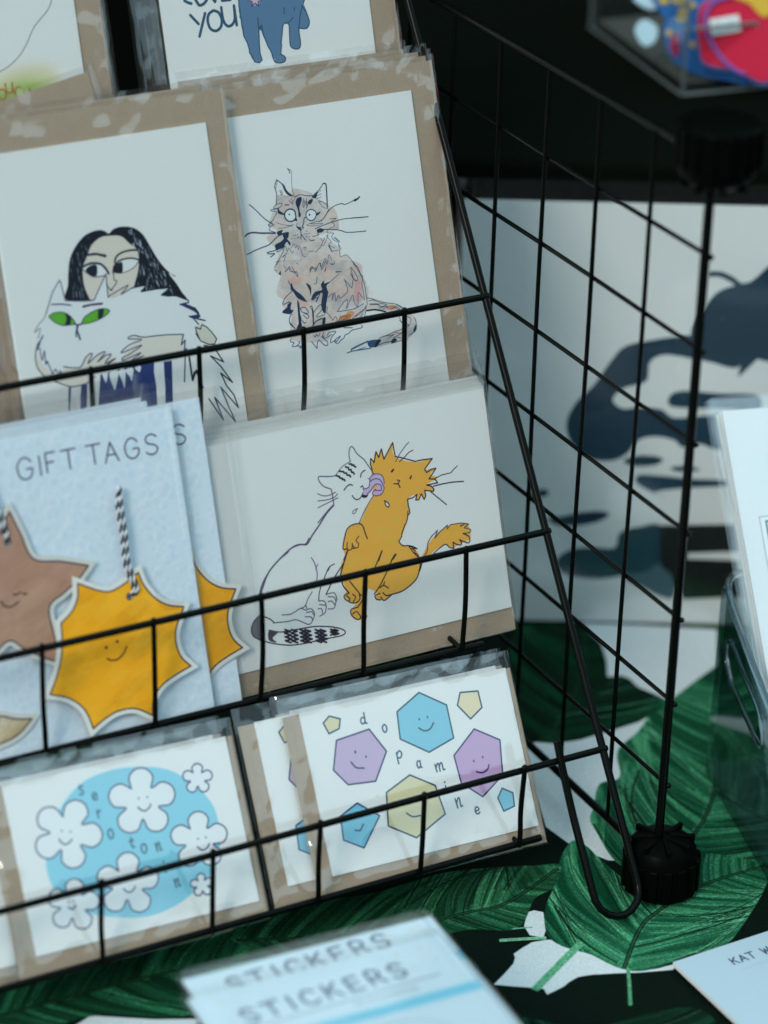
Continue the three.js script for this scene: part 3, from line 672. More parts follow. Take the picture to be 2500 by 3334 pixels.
["p","#0c1210",[1114,1759,1517,1745,1547,1898,1268,1915,1270,1947,1550,1951,1584,2159,1263,2182,1184,2034,1132,1992]],
["s","#16374a",2.17,[1299,365,1351,364,1414,390,1469,424,1555,404]],
["f","#16374a",[1252,601,1332,472,1425,425,1519,396,1634,286,1801,184,1839,723,1664,737,1549,849,1482,914,1510,795,1555,684,1471,741,1420,760,1432,678,1382,716,1392,597,1334,653,1301,690,1222,683]]],
table:[
["x","leaf",[-919,707,-1080,569,-1362,576,-1687,839,-1052,1287,-425,1321,-316,1017,-344,855,-560,801,-759,785],[-831,779,-1030,953,-1299,1098],"#05180e","#185237",24,0.8],
["p","#cfd3d2",[-633,-96,-597,-95,-566,-63,-599,2,-631,67,-668,109,-716,66,-703,-8]],
["p","#cfd3d2",[-1049,317,-966,268,-890,218,-862,183,-854,157,-792,133,-734,117,-668,129,-591,163,-551,219,-495,309,-478,400,-464,475,-436,508,-333,538,-220,545,-272,578,-424,527,-520,486,-618,448,-682,435,-739,450,-774,467,-828,478,-874,486,-866,441,-925,401,-977,368]],
["p","#cfd3d2",[85,-1364,165,-1363,223,-1322,292,-1301,378,-1285,449,-1288,591,-1294,735,-1301,839,-1332,915,-1373,872,-1312,764,-1237,673,-1180,549,-1116,228,-585,53,-226,-73,-292,-114,-372,-102,-476,-167,-497,-181,-603,-190,-674,-39,-1062]],
["p","#cfd3d2",[-2994,-153,-2737,-257,-2495,-110,-2094,72,-2016,96,-1745,273,-1980,557]],
["x","leaf",[1695,-1375,1461,-1726,1172,-1626,729,-1257,494,-1112,372,-900,245,-886,114,-726,37,-635,1,-509,-44,-302,-30,-192,46,-52,200,91,527,148,590,40,1042,-204,1772,-1232],[1074,-1111,805,-691,576,-429,293,-209,61,-45],"#083f27","#58a878",32,0.9],
["x","leaf",[-144,-509,-266,-410,-424,-213,-532,-99,-612,26,-645,122,-621,213,-545,313,-507,410,-469,475,-402,523,-290,532,-138,512,-9,543,155,464,483,211,572,66,435,-105,322,-125,212,-6,29,-26,-80,-113,-100,-312,-105,-472],[572,66,209,78,-109,173,-257,263,-469,475],"#083f27","#58a878",36,0.95],
["x","leaf",[-3052,-771,-2474,-882,-2048,-804,-1680,-592,-1455,-289,-1620,-149,-1951,-36,-2377,-81,-2739,-251,-3242,-274],[-1451,-223,-1818,-308,-2322,-400,-3181,-432],"#062c19","#37865a",34,0.9],
["x","leaf",[-298,-356,-409,-410,-574,-473,-832,-547,-1222,-551,-1654,-645,-1958,-598,-1831,-283,-1633,-124,-1355,-82,-980,-105,-745,-7,-548,-173,-424,-213],[-330,-337,-679,-204,-916,-220,-1290,-241,-1919,-483],"#072d1a","#3f8a5c",38,0.9],
["x","stem",[-540,222,-671,296,-900,428],21,"#5a9c72"],
["x","stem",[-859,40,-739,85,-661,117],10,"#8cc29c"],
["x","stem",[-445,474,-513,595,-582,712],8,"#4f9467"],
["x","stem",[-762,-12,-715,2,-675,18],4,"#6aa57e"],
["p","#cfd3d2",[1011,-2323,1283,-2165,1643,-1936,1426,-1611,1238,-1527,1059,-1441,992,-1419,957,-1516,923,-1598,928,-1696,911,-1737,832,-1761,913,-1897,993,-2078]],
["x","leaf",[736,-2425,973,-2284,980,-2057,833,-1774,908,-1732,917,-1588,953,-1388,741,-1311,520,-1291,319,-1301,208,-1342,156,-1579,493,-2207],[1009,-2295,809,-1920,509,-1614,213,-1352],"#03180d","#0d4c2d",20,0.7]],  // last leaf: dark green, deepened with the rack shadow in its colour
};
// ------------------------------------------------------------------ materials
const std = (o) => new THREE.MeshStandardMaterial(o), phy = (o) => new THREE.MeshPhysicalMaterial(o);
const rgb = (r, g, b) => new THREE.Color().setRGB(r, g, b);
const steel = phy({ color: rgb(.0022, .003, .0022), roughness: .26, specularIntensity: .19 });           // black coated wire
const steelBump = dataTex(128, (u, v) => [128 + 60 * (noise(u * 32, v * 32, 3, 32) - .5)]);
const plasticBlack = phy({ color: rgb(.0016, .0024, .0016), roughness: .35, specularIntensity: .04 });
const blackCloth = phy({ color: rgb(.003, .0042, .0028), roughness: 1, specularIntensity: .04 });
const whitePaper = std({ color: rgb(.78, .78, .75), roughness: .8 });
const kraftTex = dataTex(512, (u, v) => {
  let n = .5 * (noise(u * 256, v * 64, 1, 64) + noise(u * 96, v * 192, 2, 96)) - .5, m = noise(u * 9, v * 9, 5, 9) - .5; const f = hash(Math.floor(u * 512), Math.floor(v * 512), 9); const sp = f > .996 ? -38 : f < .004 ? 30 : 0;
  const b = 1 + n * .12 + m * .02; return [Math.min(255, 168 * b + sp), Math.min(255, 149 * b + sp), Math.min(255, 128 * b + sp)];
}, true);
function kraft() { const t = kraftTex.clone(); t.repeat.set(3.1, 3.1); t.offset.set(rnd(), rnd()); return std({ map: t, roughness: .85 }); }
const kraftMat = kraft();
const wrinkle = dataTex(512, (u, v) => {                                            // slack film: long soft undulations with a few faint creases
  const a = noise(u * 6, v * 6, 13, 6), b = 1 - Math.abs(2 * noise(u * 12 + 3 * noise(u * 3, v * 3, 16, 3), v * 12, 14, 12) - 1);
  return [255 * Math.min(1, .6 * a + .12 * b * b * b * b + .25 * noise(u * 3, v * 3, 15, 3))];
});
function filmMat(rx, ry, h) { const t = wrinkle.clone(); t.repeat.set(rx, ry); t.offset.set(rnd(), rnd()); t.needsUpdate = true; return phy({ color: 0xffffff, transmission: 1, thickness: 0, roughness: .09, ior: 1.98, bumpMap: t, bumpScale: h, side: THREE.DoubleSide }); }
const film = [filmMat(.5, .45, .0003), filmMat(.45, .5, .0003), filmMat(.6, .5, .00035)];
const filmBack = phy({ color: 0xffffff, transmission: 1, thickness: 0, roughness: .12, ior: 1.55, side: THREE.DoubleSide });
const acrylic = phy({ color: rgb(.93, .95, .95), transmission: 1, thickness: 0, roughness: .05, ior: 1.55, side: THREE.DoubleSide });
const binPlastic = phy({ color: rgb(.62, .7, .72), transmission: 1, thickness: 0, roughness: .06, ior: 1.55, side: THREE.DoubleSide });

// ------------------------------------------------------------------ the table and its leaf-printed cloth
const MM = .001;
{
  const N = 2048, size = 700, c = canvas(N, N), g = c.getContext('2d'), k = N / (size * 10);
  g.fillStyle = '#06140d'; g.fillRect(0, 0, N, N);  // near-black ground: shade under the rack is painted into the cloth colour
  g.save(); g.translate(400 * 10 * k, 500 * 10 * k);                                // print origin: x -400..300, z -500..200 mm
  // more leaves of the same print round about
  const extra = [[-2500, -1800, 2.4, 900], [-1200, -3200, .6, 1000], [700, -3600, 2.0, 900], [-3300, 400, .3, 900], [1900, -1500, 1.2, 800], [1500, 900, 2.6, 900], [-300, -2300, 1.6, 900], [2200, -4000, .4, 900], [-3000, -4200, 1.1, 1000], [-2200, 1500, .2, 900], [1700, -3000, 2.9, 800]];
  for (const [x, y, t, L] of extra) {
    const o = [], w = L * .45, C = Math.cos(t), S = Math.sin(t), q = (a, b) => [x + a * C - b * S, y + a * S + b * C];
    for (const [a, b] of [[-1, 0], [-.7, .5], [-.2, .85], [.4, .7], [.8, .35], [1, 0], [.75, -.4], [.3, -.75], [-.3, -.8], [-.75, -.45]]) o.push(...q(a * L, b * w * rr(.9, 1.1)));
    SPECIAL.leaf(g, k, o, [...q(-L, 0), ...q(0, 20), ...q(L, 0)], rnd() < .5 ? '#05160d' : '#073a22', rnd() < .5 ? '#15502f' : '#2f7a4c', 34, .7);
  }
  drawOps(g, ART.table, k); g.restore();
  const im = g.getImageData(0, 0, N, N), d = im.data;                                // ink sits unevenly on the weave
  for (let j = 0; j < N; j++) for (let i = 0; i < N; i++) {
    const q = (j * N + i) * 4, wv = ((i + j) & 1) * .03, am = d[q] > 150 ? .22 : 1, n = 1 + am * ((hash(i, j, 4) - .5) * .3 + (hash(i >> 1, j >> 1, 6) - .5) * .26) - wv;
    d[q] *= n; d[q + 1] *= n; d[q + 2] *= n;
    if (d[q + 1] > 90 && d[q] < 120 && hash(i >> 1, j >> 1, 8) > .9) { d[q] += 22; d[q + 1] += 26; d[q + 2] += 22; }
  }
  g.putImageData(im, 0, 0);
  const t = canvasTex(c); t.wrapS = t.wrapT = THREE.RepeatWrapping;
  const weave = dataTex(256, (u, v) => { const a = Math.sin(u * 64 * 6.2832), b = Math.sin(v * 64 * 6.2832); return [128 + 60 * a * b + 50 * (hash(Math.floor(u * 256), Math.floor(v * 256), 2) - .5)]; });
  weave.repeat.set(16, 16);
  const cloth = phy({ map: t, roughness: .95, specularIntensity: .15, bumpMap: weave, bumpScale: .00025 });
  const w = 2.6, h = 1.9, nx = 130, nz = 95, geo = new THREE.PlaneGeometry(w, h, nx, nz); geo.rotateX(-Math.PI / 2); geo.translate(.25, 0, -.55);
  const p = geo.attributes.position, uv = geo.attributes.uv;
  for (let i = 0; i < p.count; i++) { const x = p.getX(i), z = p.getZ(i); p.setY(i, -.0012 + .0011 * (fbm(x * 7, z * 7, 3, 3) - .5)); uv.setXY(i, (x * 1000 + 400) / size, 1 - (z * 1000 + 500) / size); }
  geo.computeVertexNormals();
  structure('tablecloth', geo, cloth, 'cream tablecloth printed with dark green banana leaves, shade under the rack painted in');
  const top = new THREE.BoxGeometry(2.58, .03, 1.88); top.translate(.25, -.0185, -.55); structure('table', top, std({ color: rgb(.3, .3, .3), roughness: .7 }));
}
// ------------------------------------------------------------------ black backdrop and riser behind the rack
{
  const g = new THREE.PlaneGeometry(3.2, 1.3, 160, 4), p = g.attributes.position;
  for (let i = 0; i < p.count; i++) p.setZ(i, .012 * Math.sin(p.getX(i) * 21) + .02 * noise(p.getX(i) * 5, 0, 3));
  g.computeVertexNormals(); g.translate(.25, .64, -.86); structure('backdrop', g, blackCloth, 'black cloth backdrop hanging behind the stall');
}
const PD = V(.883414, 0, .468593), PH = V(-.468593, 0, .883414), PO = V(.074, 0, -.248);
{
  const b = thing('display_riser', 'black cloth-covered riser box behind the blurred art print', 'riser', [0, 0, 0]);
  b.position.copy(PO).addScaledVector(PD, .17).addScaledVector(PH, -.225); b.rotation.y = Math.atan2(-PD.z, PD.x);
  const s = new RoundedBoxGeometry(.56, .25, .37, 3, .006); s.translate(0, .125, 0); part('box', s, blackCloth, b);
}

// ------------------------------------------------------------------ wire card rack
const SL = -.6958, Z0 = .0207, XR = -.0175, XL = -.47;
const planeZ = (y) => Z0 + SL * y;
const rack = thing('card_rack', 'black wire tiered card rack leaning back, holding the greeting cards', 'card rack');
{
  const rB = .0016, rG = .00125, rR = .0018;
  const sideRod = (x, dir) => {                                   // runs down the slope, turns in a hairpin foot and climbs back to the lowest bar
    const p = []; for (const y of [.5, .4, .3, .2, .12, .06, .03]) p.push(V(x, y, planeZ(y)));
    const r = .0118, cx = x - dir * r, dn = V(0, -1, -SL).normalize(), c = V(cx, .0135, planeZ(.0135));
    for (let i = 0; i <= 8; i++) { const a = i / 8 * Math.PI; p.push(c.clone().add(V(dir * r * Math.cos(a), 0, 0)).addScaledVector(dn, r * Math.sin(a))); }
    for (const y of [.03, .045, .06, .0745]) p.push(V(x - dir * 2 * r, y, planeZ(y) + (y > .05 ? .003 * (y - .05) / .02 : 0)));
    return p;
  };
  part('side_rod', pathTube(sideRod(XR, 1), rR, 160, 12), steel, rack); part('side_rod', pathTube(sideRod(XL, -1), rR, 160, 12), steel, rack);
  { const g = new THREE.SphereGeometry(rR, 10, 8); g.translate(XR - .0236, .0746, planeZ(.0745) + .0037); part('rod_end', g, steel, rack); }
  const tiers = [[.0659, .0265, 1], [.151, .099, 0], [.244, .192, 0], [.337, .285, 0]];
  for (const [yt, yb, up] of tiers) {
    const z = planeZ(yt);
    { const w = [XL, XR].map((x) => { const s = new THREE.SphereGeometry(.0023, 10, 8); s.scale(1.3, .9, .9); s.translate(x, yt, z); return s; }); part('tier_bar', mergeGeometries([pathTube([V(XL, yt, z), V(-.36, yt + rr(-.0006, .0006), z), V(-.25, yt + rr(-.0006, .0006), z), V(-.12, yt + rr(-.0005, .0005), z), V(XR, yt, z)], rB, 60, 12), ...w]), steel, rack); }
    part('floor_bar', rod(V(XL, yb - .001, z - .001), V(-.048, yb - .001, z - .001), rB, 12), steel, rack);
    part('back_bar', rod(V(XL, yb + .001, z - .05), V(-.048, yb + .001, z - .05), rG, 8), steel, rack);
    for (const s of [-.0605, XL]) part('floor_side', rod(V(s, yb, z), V(s, yb, z - .05), rG, 8), steel, rack);
    for (let i = 0; i < 8; i++) {
      const x = -.0605 - i * .0519, wob = rr(-.0008, .0008);
      const g = pathTube([V(x, yt + (up ? .0026 : .0012), z + (up ? .0022 : .0008)), V(x + wob, (yt + yb) / 2, z + .0014), V(x, yb + .006, z + .0012), V(x, yb - .0012, z + .0008)], rG, 40, 8);
      const m = new THREE.SphereGeometry(up ? rG * 1.25 : rG * 1.1, 8, 6); m.translate(x, yt + (up ? .0028 : .0012), z + (up ? .0022 : .0008));
      part('guard_wire', mergeGeometries([g, m]), steel, rack);
    }
  }
  for (const x of [XR, XL]) part('rear_leg', pathTube([V(x, .5, planeZ(.5)), V(x, .505, planeZ(.5) - .01), V(x, .48, planeZ(.5) - .03), V(x, .24, planeZ(.5) - .09), V(x, 0.002, planeZ(.5) - .15)], rR, 40, 8), steel, rack);
}
// ------------------------------------------------------------------ square wire panel at the right of the rack
{
  const S = .0434, n = 8, yb = .0125, p = thing('wire_grid_panel', 'black square-mesh wire panel standing upright on a round foot', 'wire panel');
  const y = (r) => yb + (n - r) * S, z = (c) => -c * S, rF = .0021, rW = .00105;
  for (const r of [0, n]) part('frame_rail', rod(V(0, y(r), 0), V(0, y(r), z(n)), rF * .95, 12), steel, p);
  for (const c of [0, n]) part('frame_post', rod(V(0, yb - .004, z(c)), V(0, y(0) + .004, z(c)), rF, 12), steel, p);
  for (let r = 1; r < n; r++) {
    const j = rr(-.0006, .0006), g = pathTube([V(.0018, y(r), .0012), V(.0018, y(r) + j, z(2.6)), V(.0018, y(r) - j, z(5.4)), V(.0018, y(r), z(n))], rW, 30, 8);
    const b = new THREE.SphereGeometry(.0014, 8, 6); b.translate(.0019, y(r), .0016); part('grid_wire', mergeGeometries([g, b]), steel, p);
  }
  for (let c = 1; c < n; c++) { const j = rr(-.0008, .0008); part('grid_wire', pathTube([V(0, y(0), z(c)), V(0, y(2.7), z(c) + j), V(0, y(5.4), z(c) - j), V(0, y(n), z(c))], rW, 30, 8), steel, p); }
  const prof = [[0, 0], [.0160, 0], [.0172, .002], [.0172, .012], [.0168, .0185], [.0150, .0235], [.0118, .0262], [.0060, .0272], [0, .0272]].map((q) => new THREE.Vector2(...q));
  const knob = (yy, zz, flip) => {
    const g = [new THREE.LatheGeometry(prof, 48)];
    for (let i = 0; i < 16; i++) { const b = new RoundedBoxGeometry(.0042, .017, .0022, 2, .0008); b.translate(0, .0098, .0172); b.rotateY(i / 16 * Math.PI * 2); g.push(b); }
    for (let i = 0; i < 8; i++) { const b = new RoundedBoxGeometry(.0022, .0035, .0120, 2, .0006); b.translate(0, .0262, .0090); b.rotateY((i + .5) / 8 * Math.PI * 2); g.push(b); }
    const m = mergeGeometries(g.map((q) => q.index ? q.toNonIndexed() : q)); if (flip) m.rotateX(Math.PI); m.translate(.0025, yy, zz); return m;
  };
  part('foot_connector', knob(0, 0), plasticBlack, p); part('foot_connector', knob(0, z(n)), plasticBlack, p);
  part('top_connector', knob(y(0) + .016, 0, true), plasticBlack, p); part('top_connector', knob(y(0) + .016, z(n), true), plasticBlack, p);
}
// ------------------------------------------------------------------ sleeved card packs
function sheet(w, h, cx, cy, z, amp, s, drop = .0018, card = null, loose = .0015) {   // clear film: taut over the card, crumpled where it is loose, turned down at its edges
  const st = card ? .0021 : .0045, nx = Math.max(8, Math.round(w / st)), ny = Math.max(8, Math.round(h / st)), g = new THREE.PlaneGeometry(w, h, nx, ny), p = g.attributes.position, uv = g.attributes.uv;
  for (let i = 0; i < p.count; i++) {
    const x = p.getX(i), y = p.getY(i), ex = w / 2 - Math.abs(x), ey = h / 2 - Math.abs(y), e = Math.min(ex, y < 0 ? ey : 1), d = drop * Math.pow(Math.max(0, 1 - e / .0042), 2.2), X = x + cx, Y = y + cy;
    let q = 0;
    if (card) {
      const o = Math.max(Math.abs(X - card[0]) - card[2] / 2, Math.abs(Y - card[1]) - card[3] / 2), k = Math.max(0, Math.min(1, (o + .001) / .005));
      if (k > 0) { const wx = fbm(X * 70, Y * 70, s + 3, 2) * 1.3, a = 1 - Math.abs(2 * noise(X * 75 + wx, Y * 48 + wx, s + 1) - 1), c = 1 - Math.abs(2 * noise(X * 150 - wx, Y * 85 + wx, s + 2) - 1); q = k * loose * (.75 * a * a + .35 * c * c - .35) * Math.min(1, e / .003 + .15); }
    }
    p.setZ(i, z + amp * (fbm(X * 26, Y * 18, s, 2) - .5) * Math.min(1, e / .004 + .2) + q - d); p.setX(i, X); p.setY(i, Y); uv.setXY(i, X / .1, Y / .1);
  }
  g.computeVertexNormals(); return g;
}
function board(w, h, d, cx, cy, z, map, bend = 0) {                        // paper board with its print on the front face
  const g = new THREE.BoxGeometry(w, h, d, 10, 10, 1), p = g.attributes.position;
  for (let i = 0; i < p.count; i++) { const x = p.getX(i), y = p.getY(i); p.setXYZ(i, x + cx, y + cy, p.getZ(i) + z + d / 2 + bend * (x / w) * (y / h)); }
  g.computeVertexNormals(); return g;
}
const printMat = (t) => phy({ map: t, roughness: .72, specularIntensity: .5 });
let packN = 0;
// at: [y0, z0, lean]; env, card, sleeve: [cx, cy, w, h] in mm on the leaning plane; roll in degrees about the card centre
function pack(name, label, at, o) {
  packN++;
  const g = thing(name, label, o.category ?? 'greeting card', [o.sleeve[0] * MM, at[0], at[1]], o.group); g.rotation.x = -at[2] * Math.PI / 180;
  const X = o.sleeve[0], r = (o.roll ?? 0) * Math.PI / 180, piv = o.card ?? o.env ?? o.sleeve;
  const place = (geo) => { if (r) { geo.translate(-(piv[0] - X) * MM, -piv[1] * MM, 0); geo.rotateZ(r); geo.translate((piv[0] - X) * MM, piv[1] * MM, 0); } return geo; };
  if (o.env) {
    const [cx, cy, w, h] = o.env; part('envelope', place(board(w * MM, h * MM, .0007, (cx - X) * MM, cy * MM, 0, null, rr(-.0006, .0006))), kraftMat, g);
  }
  if (o.card) { const [cx, cy, w, h] = o.card; part('card', place(board(w * MM, h * MM, .0007, (cx - X) * MM, cy * MM, .0009, null)), o.map ? [whitePaper, whitePaper, whitePaper, whitePaper, o.map, whitePaper] : whitePaper, g); }
  const [cx, cy, w, h] = o.sleeve, zf = o.zf ?? .0024;
  part('sleeve', place(sheet(w * MM, h * MM, 0, cy * MM, zf, o.amp ?? .0011, packN * 7, zf + .0002, o.card ? [(o.card[0] - X) * MM, o.card[1] * MM, o.card[2] * MM, o.card[3] * MM] : [0, 0, 0, 0])), film[packN % film.length], g);
  if (o.back !== false) part('sleeve_back', place(sheet(w * MM, h * MM, 0, cy * MM, -.0006, .0004, packN * 9, 0)), filmBack, g);
  return g;
}
const ctr = (x0, x1, v0, v1) => [(x0 + x1) / 2, (v0 + v1) / 2, x1 - x0, v1 - v0];
const PR = {
  woman: printMat(paperPrint(105, 148.1, ART.woman)), cat: printMat(paperPrint(105.2, 147.2, ART.cat)), cats: printMat(paperPrint(148.5, 104.8, ART.cats)),
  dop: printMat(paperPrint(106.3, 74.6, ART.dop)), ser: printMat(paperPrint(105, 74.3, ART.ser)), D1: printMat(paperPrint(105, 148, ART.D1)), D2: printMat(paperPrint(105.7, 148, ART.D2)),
};
// top tier
const TD = [.285, -.215, 18], behind = (t, k, dl = 0) => [t[0], t[1] - k, t[2] + dl];
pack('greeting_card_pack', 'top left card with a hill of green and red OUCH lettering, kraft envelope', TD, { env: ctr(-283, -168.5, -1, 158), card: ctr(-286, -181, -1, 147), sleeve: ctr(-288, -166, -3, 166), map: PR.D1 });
pack('greeting_card_pack', 'sleeve edge of the pack right behind the OUCH card', behind(TD, .004), { env: ctr(-281, -166, -1, 158), sleeve: ctr(-286, -163, -3, 166) });
pack('greeting_card_pack', 'top card with a blue-grey cat and hand-lettered YOU', TD, { env: ctr(-136, -20.5, -1, 158), card: ctr(-140, -34.3, -1, 147), sleeve: ctr(-144.5, -18.5, -3, 166), map: PR.D2 });
for (let i = 0; i < 3; i++) pack('greeting_card_pack', ['first', 'second', 'rearmost'][i] + ' clear sleeve edge stacked behind the blue-grey cat card', behind(TD, .004 * (i + 1)), { env: ctr(-134, -20 + i, -1, 158), sleeve: ctr(-146.5 - i * 1.9, -17.5 + i * .6, -3, 166), back: false, group: 'packs stacked behind the blue-grey cat card' });
// second tier
const TA = [.195, -.152, 19], TA2 = [.195, -.157, 19.5];
pack('greeting_card_pack', 'card drawn with a dark-haired woman holding a white green-eyed cat', TA, { env: ctr(-242, -127, -3, 157.5), card: ctr(-243, -138, -4.5, 143.6), sleeve: ctr(-245, -125.5, -5, 159.5), map: PR.woman, amp: .0007 });
pack('greeting_card_pack', 'tilted kraft envelope pack sticking up behind the woman-and-cat card', [.195, -.167, 19], { env: ctr(-292, -172, 20, 158.5), sleeve: ctr(-293, -168, 19, 161.5), roll: 10, amp: .0014 });
pack('greeting_card_pack', 'kraft pack just behind the woman-and-cat card', behind(TA, .005), { env: ctr(-246, -136, -3, 158.5), sleeve: ctr(-250, -132, -5, 161) });
pack('greeting_card_pack', 'card with an ink and watercolour tortoiseshell kitten staring wide-eyed', TA2, { env: ctr(-136.5, -17, -4, 154.5), card: ctr(-135.5, -30.3, -5, 142.2), sleeve: ctr(-138, -15.3, -5, 157.5), map: PR.cat, amp: .0006 });
for (let i = 0; i < 3; i++) pack('greeting_card_pack', ['first', 'second', 'rearmost'][i] + ' kraft pack stacked behind the tortoiseshell kitten card', behind(TA2, .0042 * (i + 1), .25 * i), { env: ctr(-134 - i * 3, -18 + i * .8 - (i === 2 ? 8 : 0), -4, 155.4 + i * .8), sleeve: ctr(-140 - i * 2, -14.6 + i * .7 - (i === 2 ? 9 : 0), -5, 158.5 + i * 1.3), back: false, group: 'packs stacked behind the kitten card' });
// third tier
const TB = [.1, -.0965, 19];
pack('greeting_card_pack', 'wide card of a white tabby licking an orange cat, kraft envelope below', TB, { env: ctr(-187, -25.5, -5, 106), card: ctr(-175, -26.5, 6.2, 111), sleeve: ctr(-189, -23.5, -5.6, 117), map: PR.cats, amp: .0012, roll: .3 });
for (let i = 0; i < 4; i++) pack('greeting_card_pack', ['first', 'second', 'third', 'rearmost'][i] + ' white card pack stacked behind the licking cats card', behind(TB, .0028 * (i + 1), .1 * i), { env: ctr(-186, -24.6 + i * .5, -4, 106), card: ctr(-174, -25.4 + i * .7, 6.5, 111.6 + i * .4), sleeve: ctr(-189, -22.6 + i * .7, -4.6, 118.5 + i * 2.1), back: false, amp: .0008, group: 'packs stacked behind the licking cats card' });
// bottom tier
const TC = [.027, -.03, 32];
const small = (label, t, dx, dy, map, c, ex, back) => pack('small_card_pack', label, t, { env: [c[0] - 2.5 + dx + ex, c[1] - 4.4 + dy, 117, 82.4], card: [c[0] + dx, c[1] + dy, c[2], c[3]], sleeve: [c[0] - 2.6 + dx + ex, c[1] - .7 + dy, 119.4, 91.5], roll: -1.45, map, amp: .0011, back });
const cD = [-99.25, 40.85, 106.3, 74.6], cS = [-241.9, 41.8, 105, 74.3];
small('small card of smiling pastel hexagons spelling dopamine', TC, 0, 0, PR.dop, cD, 0);
small('second dopamine hexagon card peeping out left behind the first', behind(TC, .0045), -20.5, -1.6, PR.dop, cD, 0);
small('third small card pack hidden behind the dopamine cards', behind(TC, .009), -1, -3, null, cD, 1, false);
small('small card of smiling white flowers on blue spelling serotonin', TC, 0, 0, PR.ser, cS, 0);
small('second serotonin flower card peeping out at the left picture edge', behind(TC, .0045), -17, -3.5, PR.ser, cS, 0);
small('third small card pack low behind the serotonin cards', behind(TC, .009), -3, -3, null, cS, 1, false);
// ------------------------------------------------------------------ gift tag packs
const giftPrint = printMat(paperPrint(105.5, 139, ART.gift, '#dbe8f1', 8, (g, k) => {
  for (let j = 0; j < 40; j++) for (let i = 0; i < 40; i++) { const x = rr(0, 1100), y = rr(0, 1450), r = rr(13, 26); g.fillStyle = `rgba(${Math.round(rr(226, 240))},240,248,${rr(.1, .4)})`; g.beginPath(); g.arc(x * k, y * k, r * k, 0, 7); g.fill(); g.fillStyle = 'rgba(178,203,222,.16)'; g.beginPath(); g.arc((x + 8) * k, (y + 10) * k, r * .7 * k, 0, 7); g.fill(); }
}));
const TAGS = {
  sun: { col: '#f6a91a', pts: [493, 676, 605, 737, 677, 734, 778, 687, 794, 747, 839, 817, 896, 860, 966, 882, 915, 971, 905, 1037, 919, 1101, 958, 1152, 879, 1176, 810, 1207, 760, 1260, 746, 1330, 670, 1281, 591, 1274, 525, 1293, 464, 1325, 439, 1235, 379, 1169, 292, 1130, 334, 1060, 366, 985, 384, 905, 390, 833, 447, 793, 482, 739], corner: [0, 3, 7, 11, 15, 19, 22, 26], face: [578, 983, 633, 968], mouth: [576, 1032, 595, 1045, 620, 1046, 645, 1034, 659, 1020, 673, 999], hole: [724, 784] },
  star: { col: '#bd917c', pts: [241, 306, 276, 416, 315, 531, 437, 567, 558, 611, 508, 657, 430, 705, 352, 754, 355, 885, 359, 1002, 302, 971, 218, 915, 151, 859, 58, 909, -22, 935, -6, 791, 6, 676, -60, 600, -121, 532, 82, 486, 174, 388], corner: [0, 4, 9, 14, 18], face: null, mouth: [141, 683, 155, 706, 174, 714, 200, 710, 219, 699], lids: [[200, 663, 213, 668, 226, 664, 232, 661], [244, 668, 252, 675, 262, 672]], hole: [213, 436] },
  moon: { col: '#e9e3da', pts: [-140, 1150, -30, 1160, 61, 1177, 132, 1207, 200, 1221, 138, 1270, 73, 1292, -20, 1300, -120, 1280, -170, 1220], corner: [4], face: null, mouth: null, hole: null },
};
function offset(p, d) { const n = p.length / 2, o = []; for (let i = 0; i < n; i++) { const a = (i + n - 1) % n, b = (i + 1) % n; let e1x = p[2 * i] - p[2 * a], e1y = p[2 * i + 1] - p[2 * a + 1], e2x = p[2 * b] - p[2 * i], e2y = p[2 * b + 1] - p[2 * i + 1]; const l1 = Math.hypot(e1x, e1y), l2 = Math.hypot(e2x, e2y); let nx = e1y / l1 + e2y / l2, ny = -e1x / l1 - e2x / l2; const l = Math.hypot(nx, ny) || 1; nx /= l; ny /= l; const c = Math.max(.55, Math.abs(nx * e1y / l1 - ny * e1x / l1)); o.push(p[2 * i] + nx * d / c, p[2 * i + 1] + ny * d / c); } return o; }
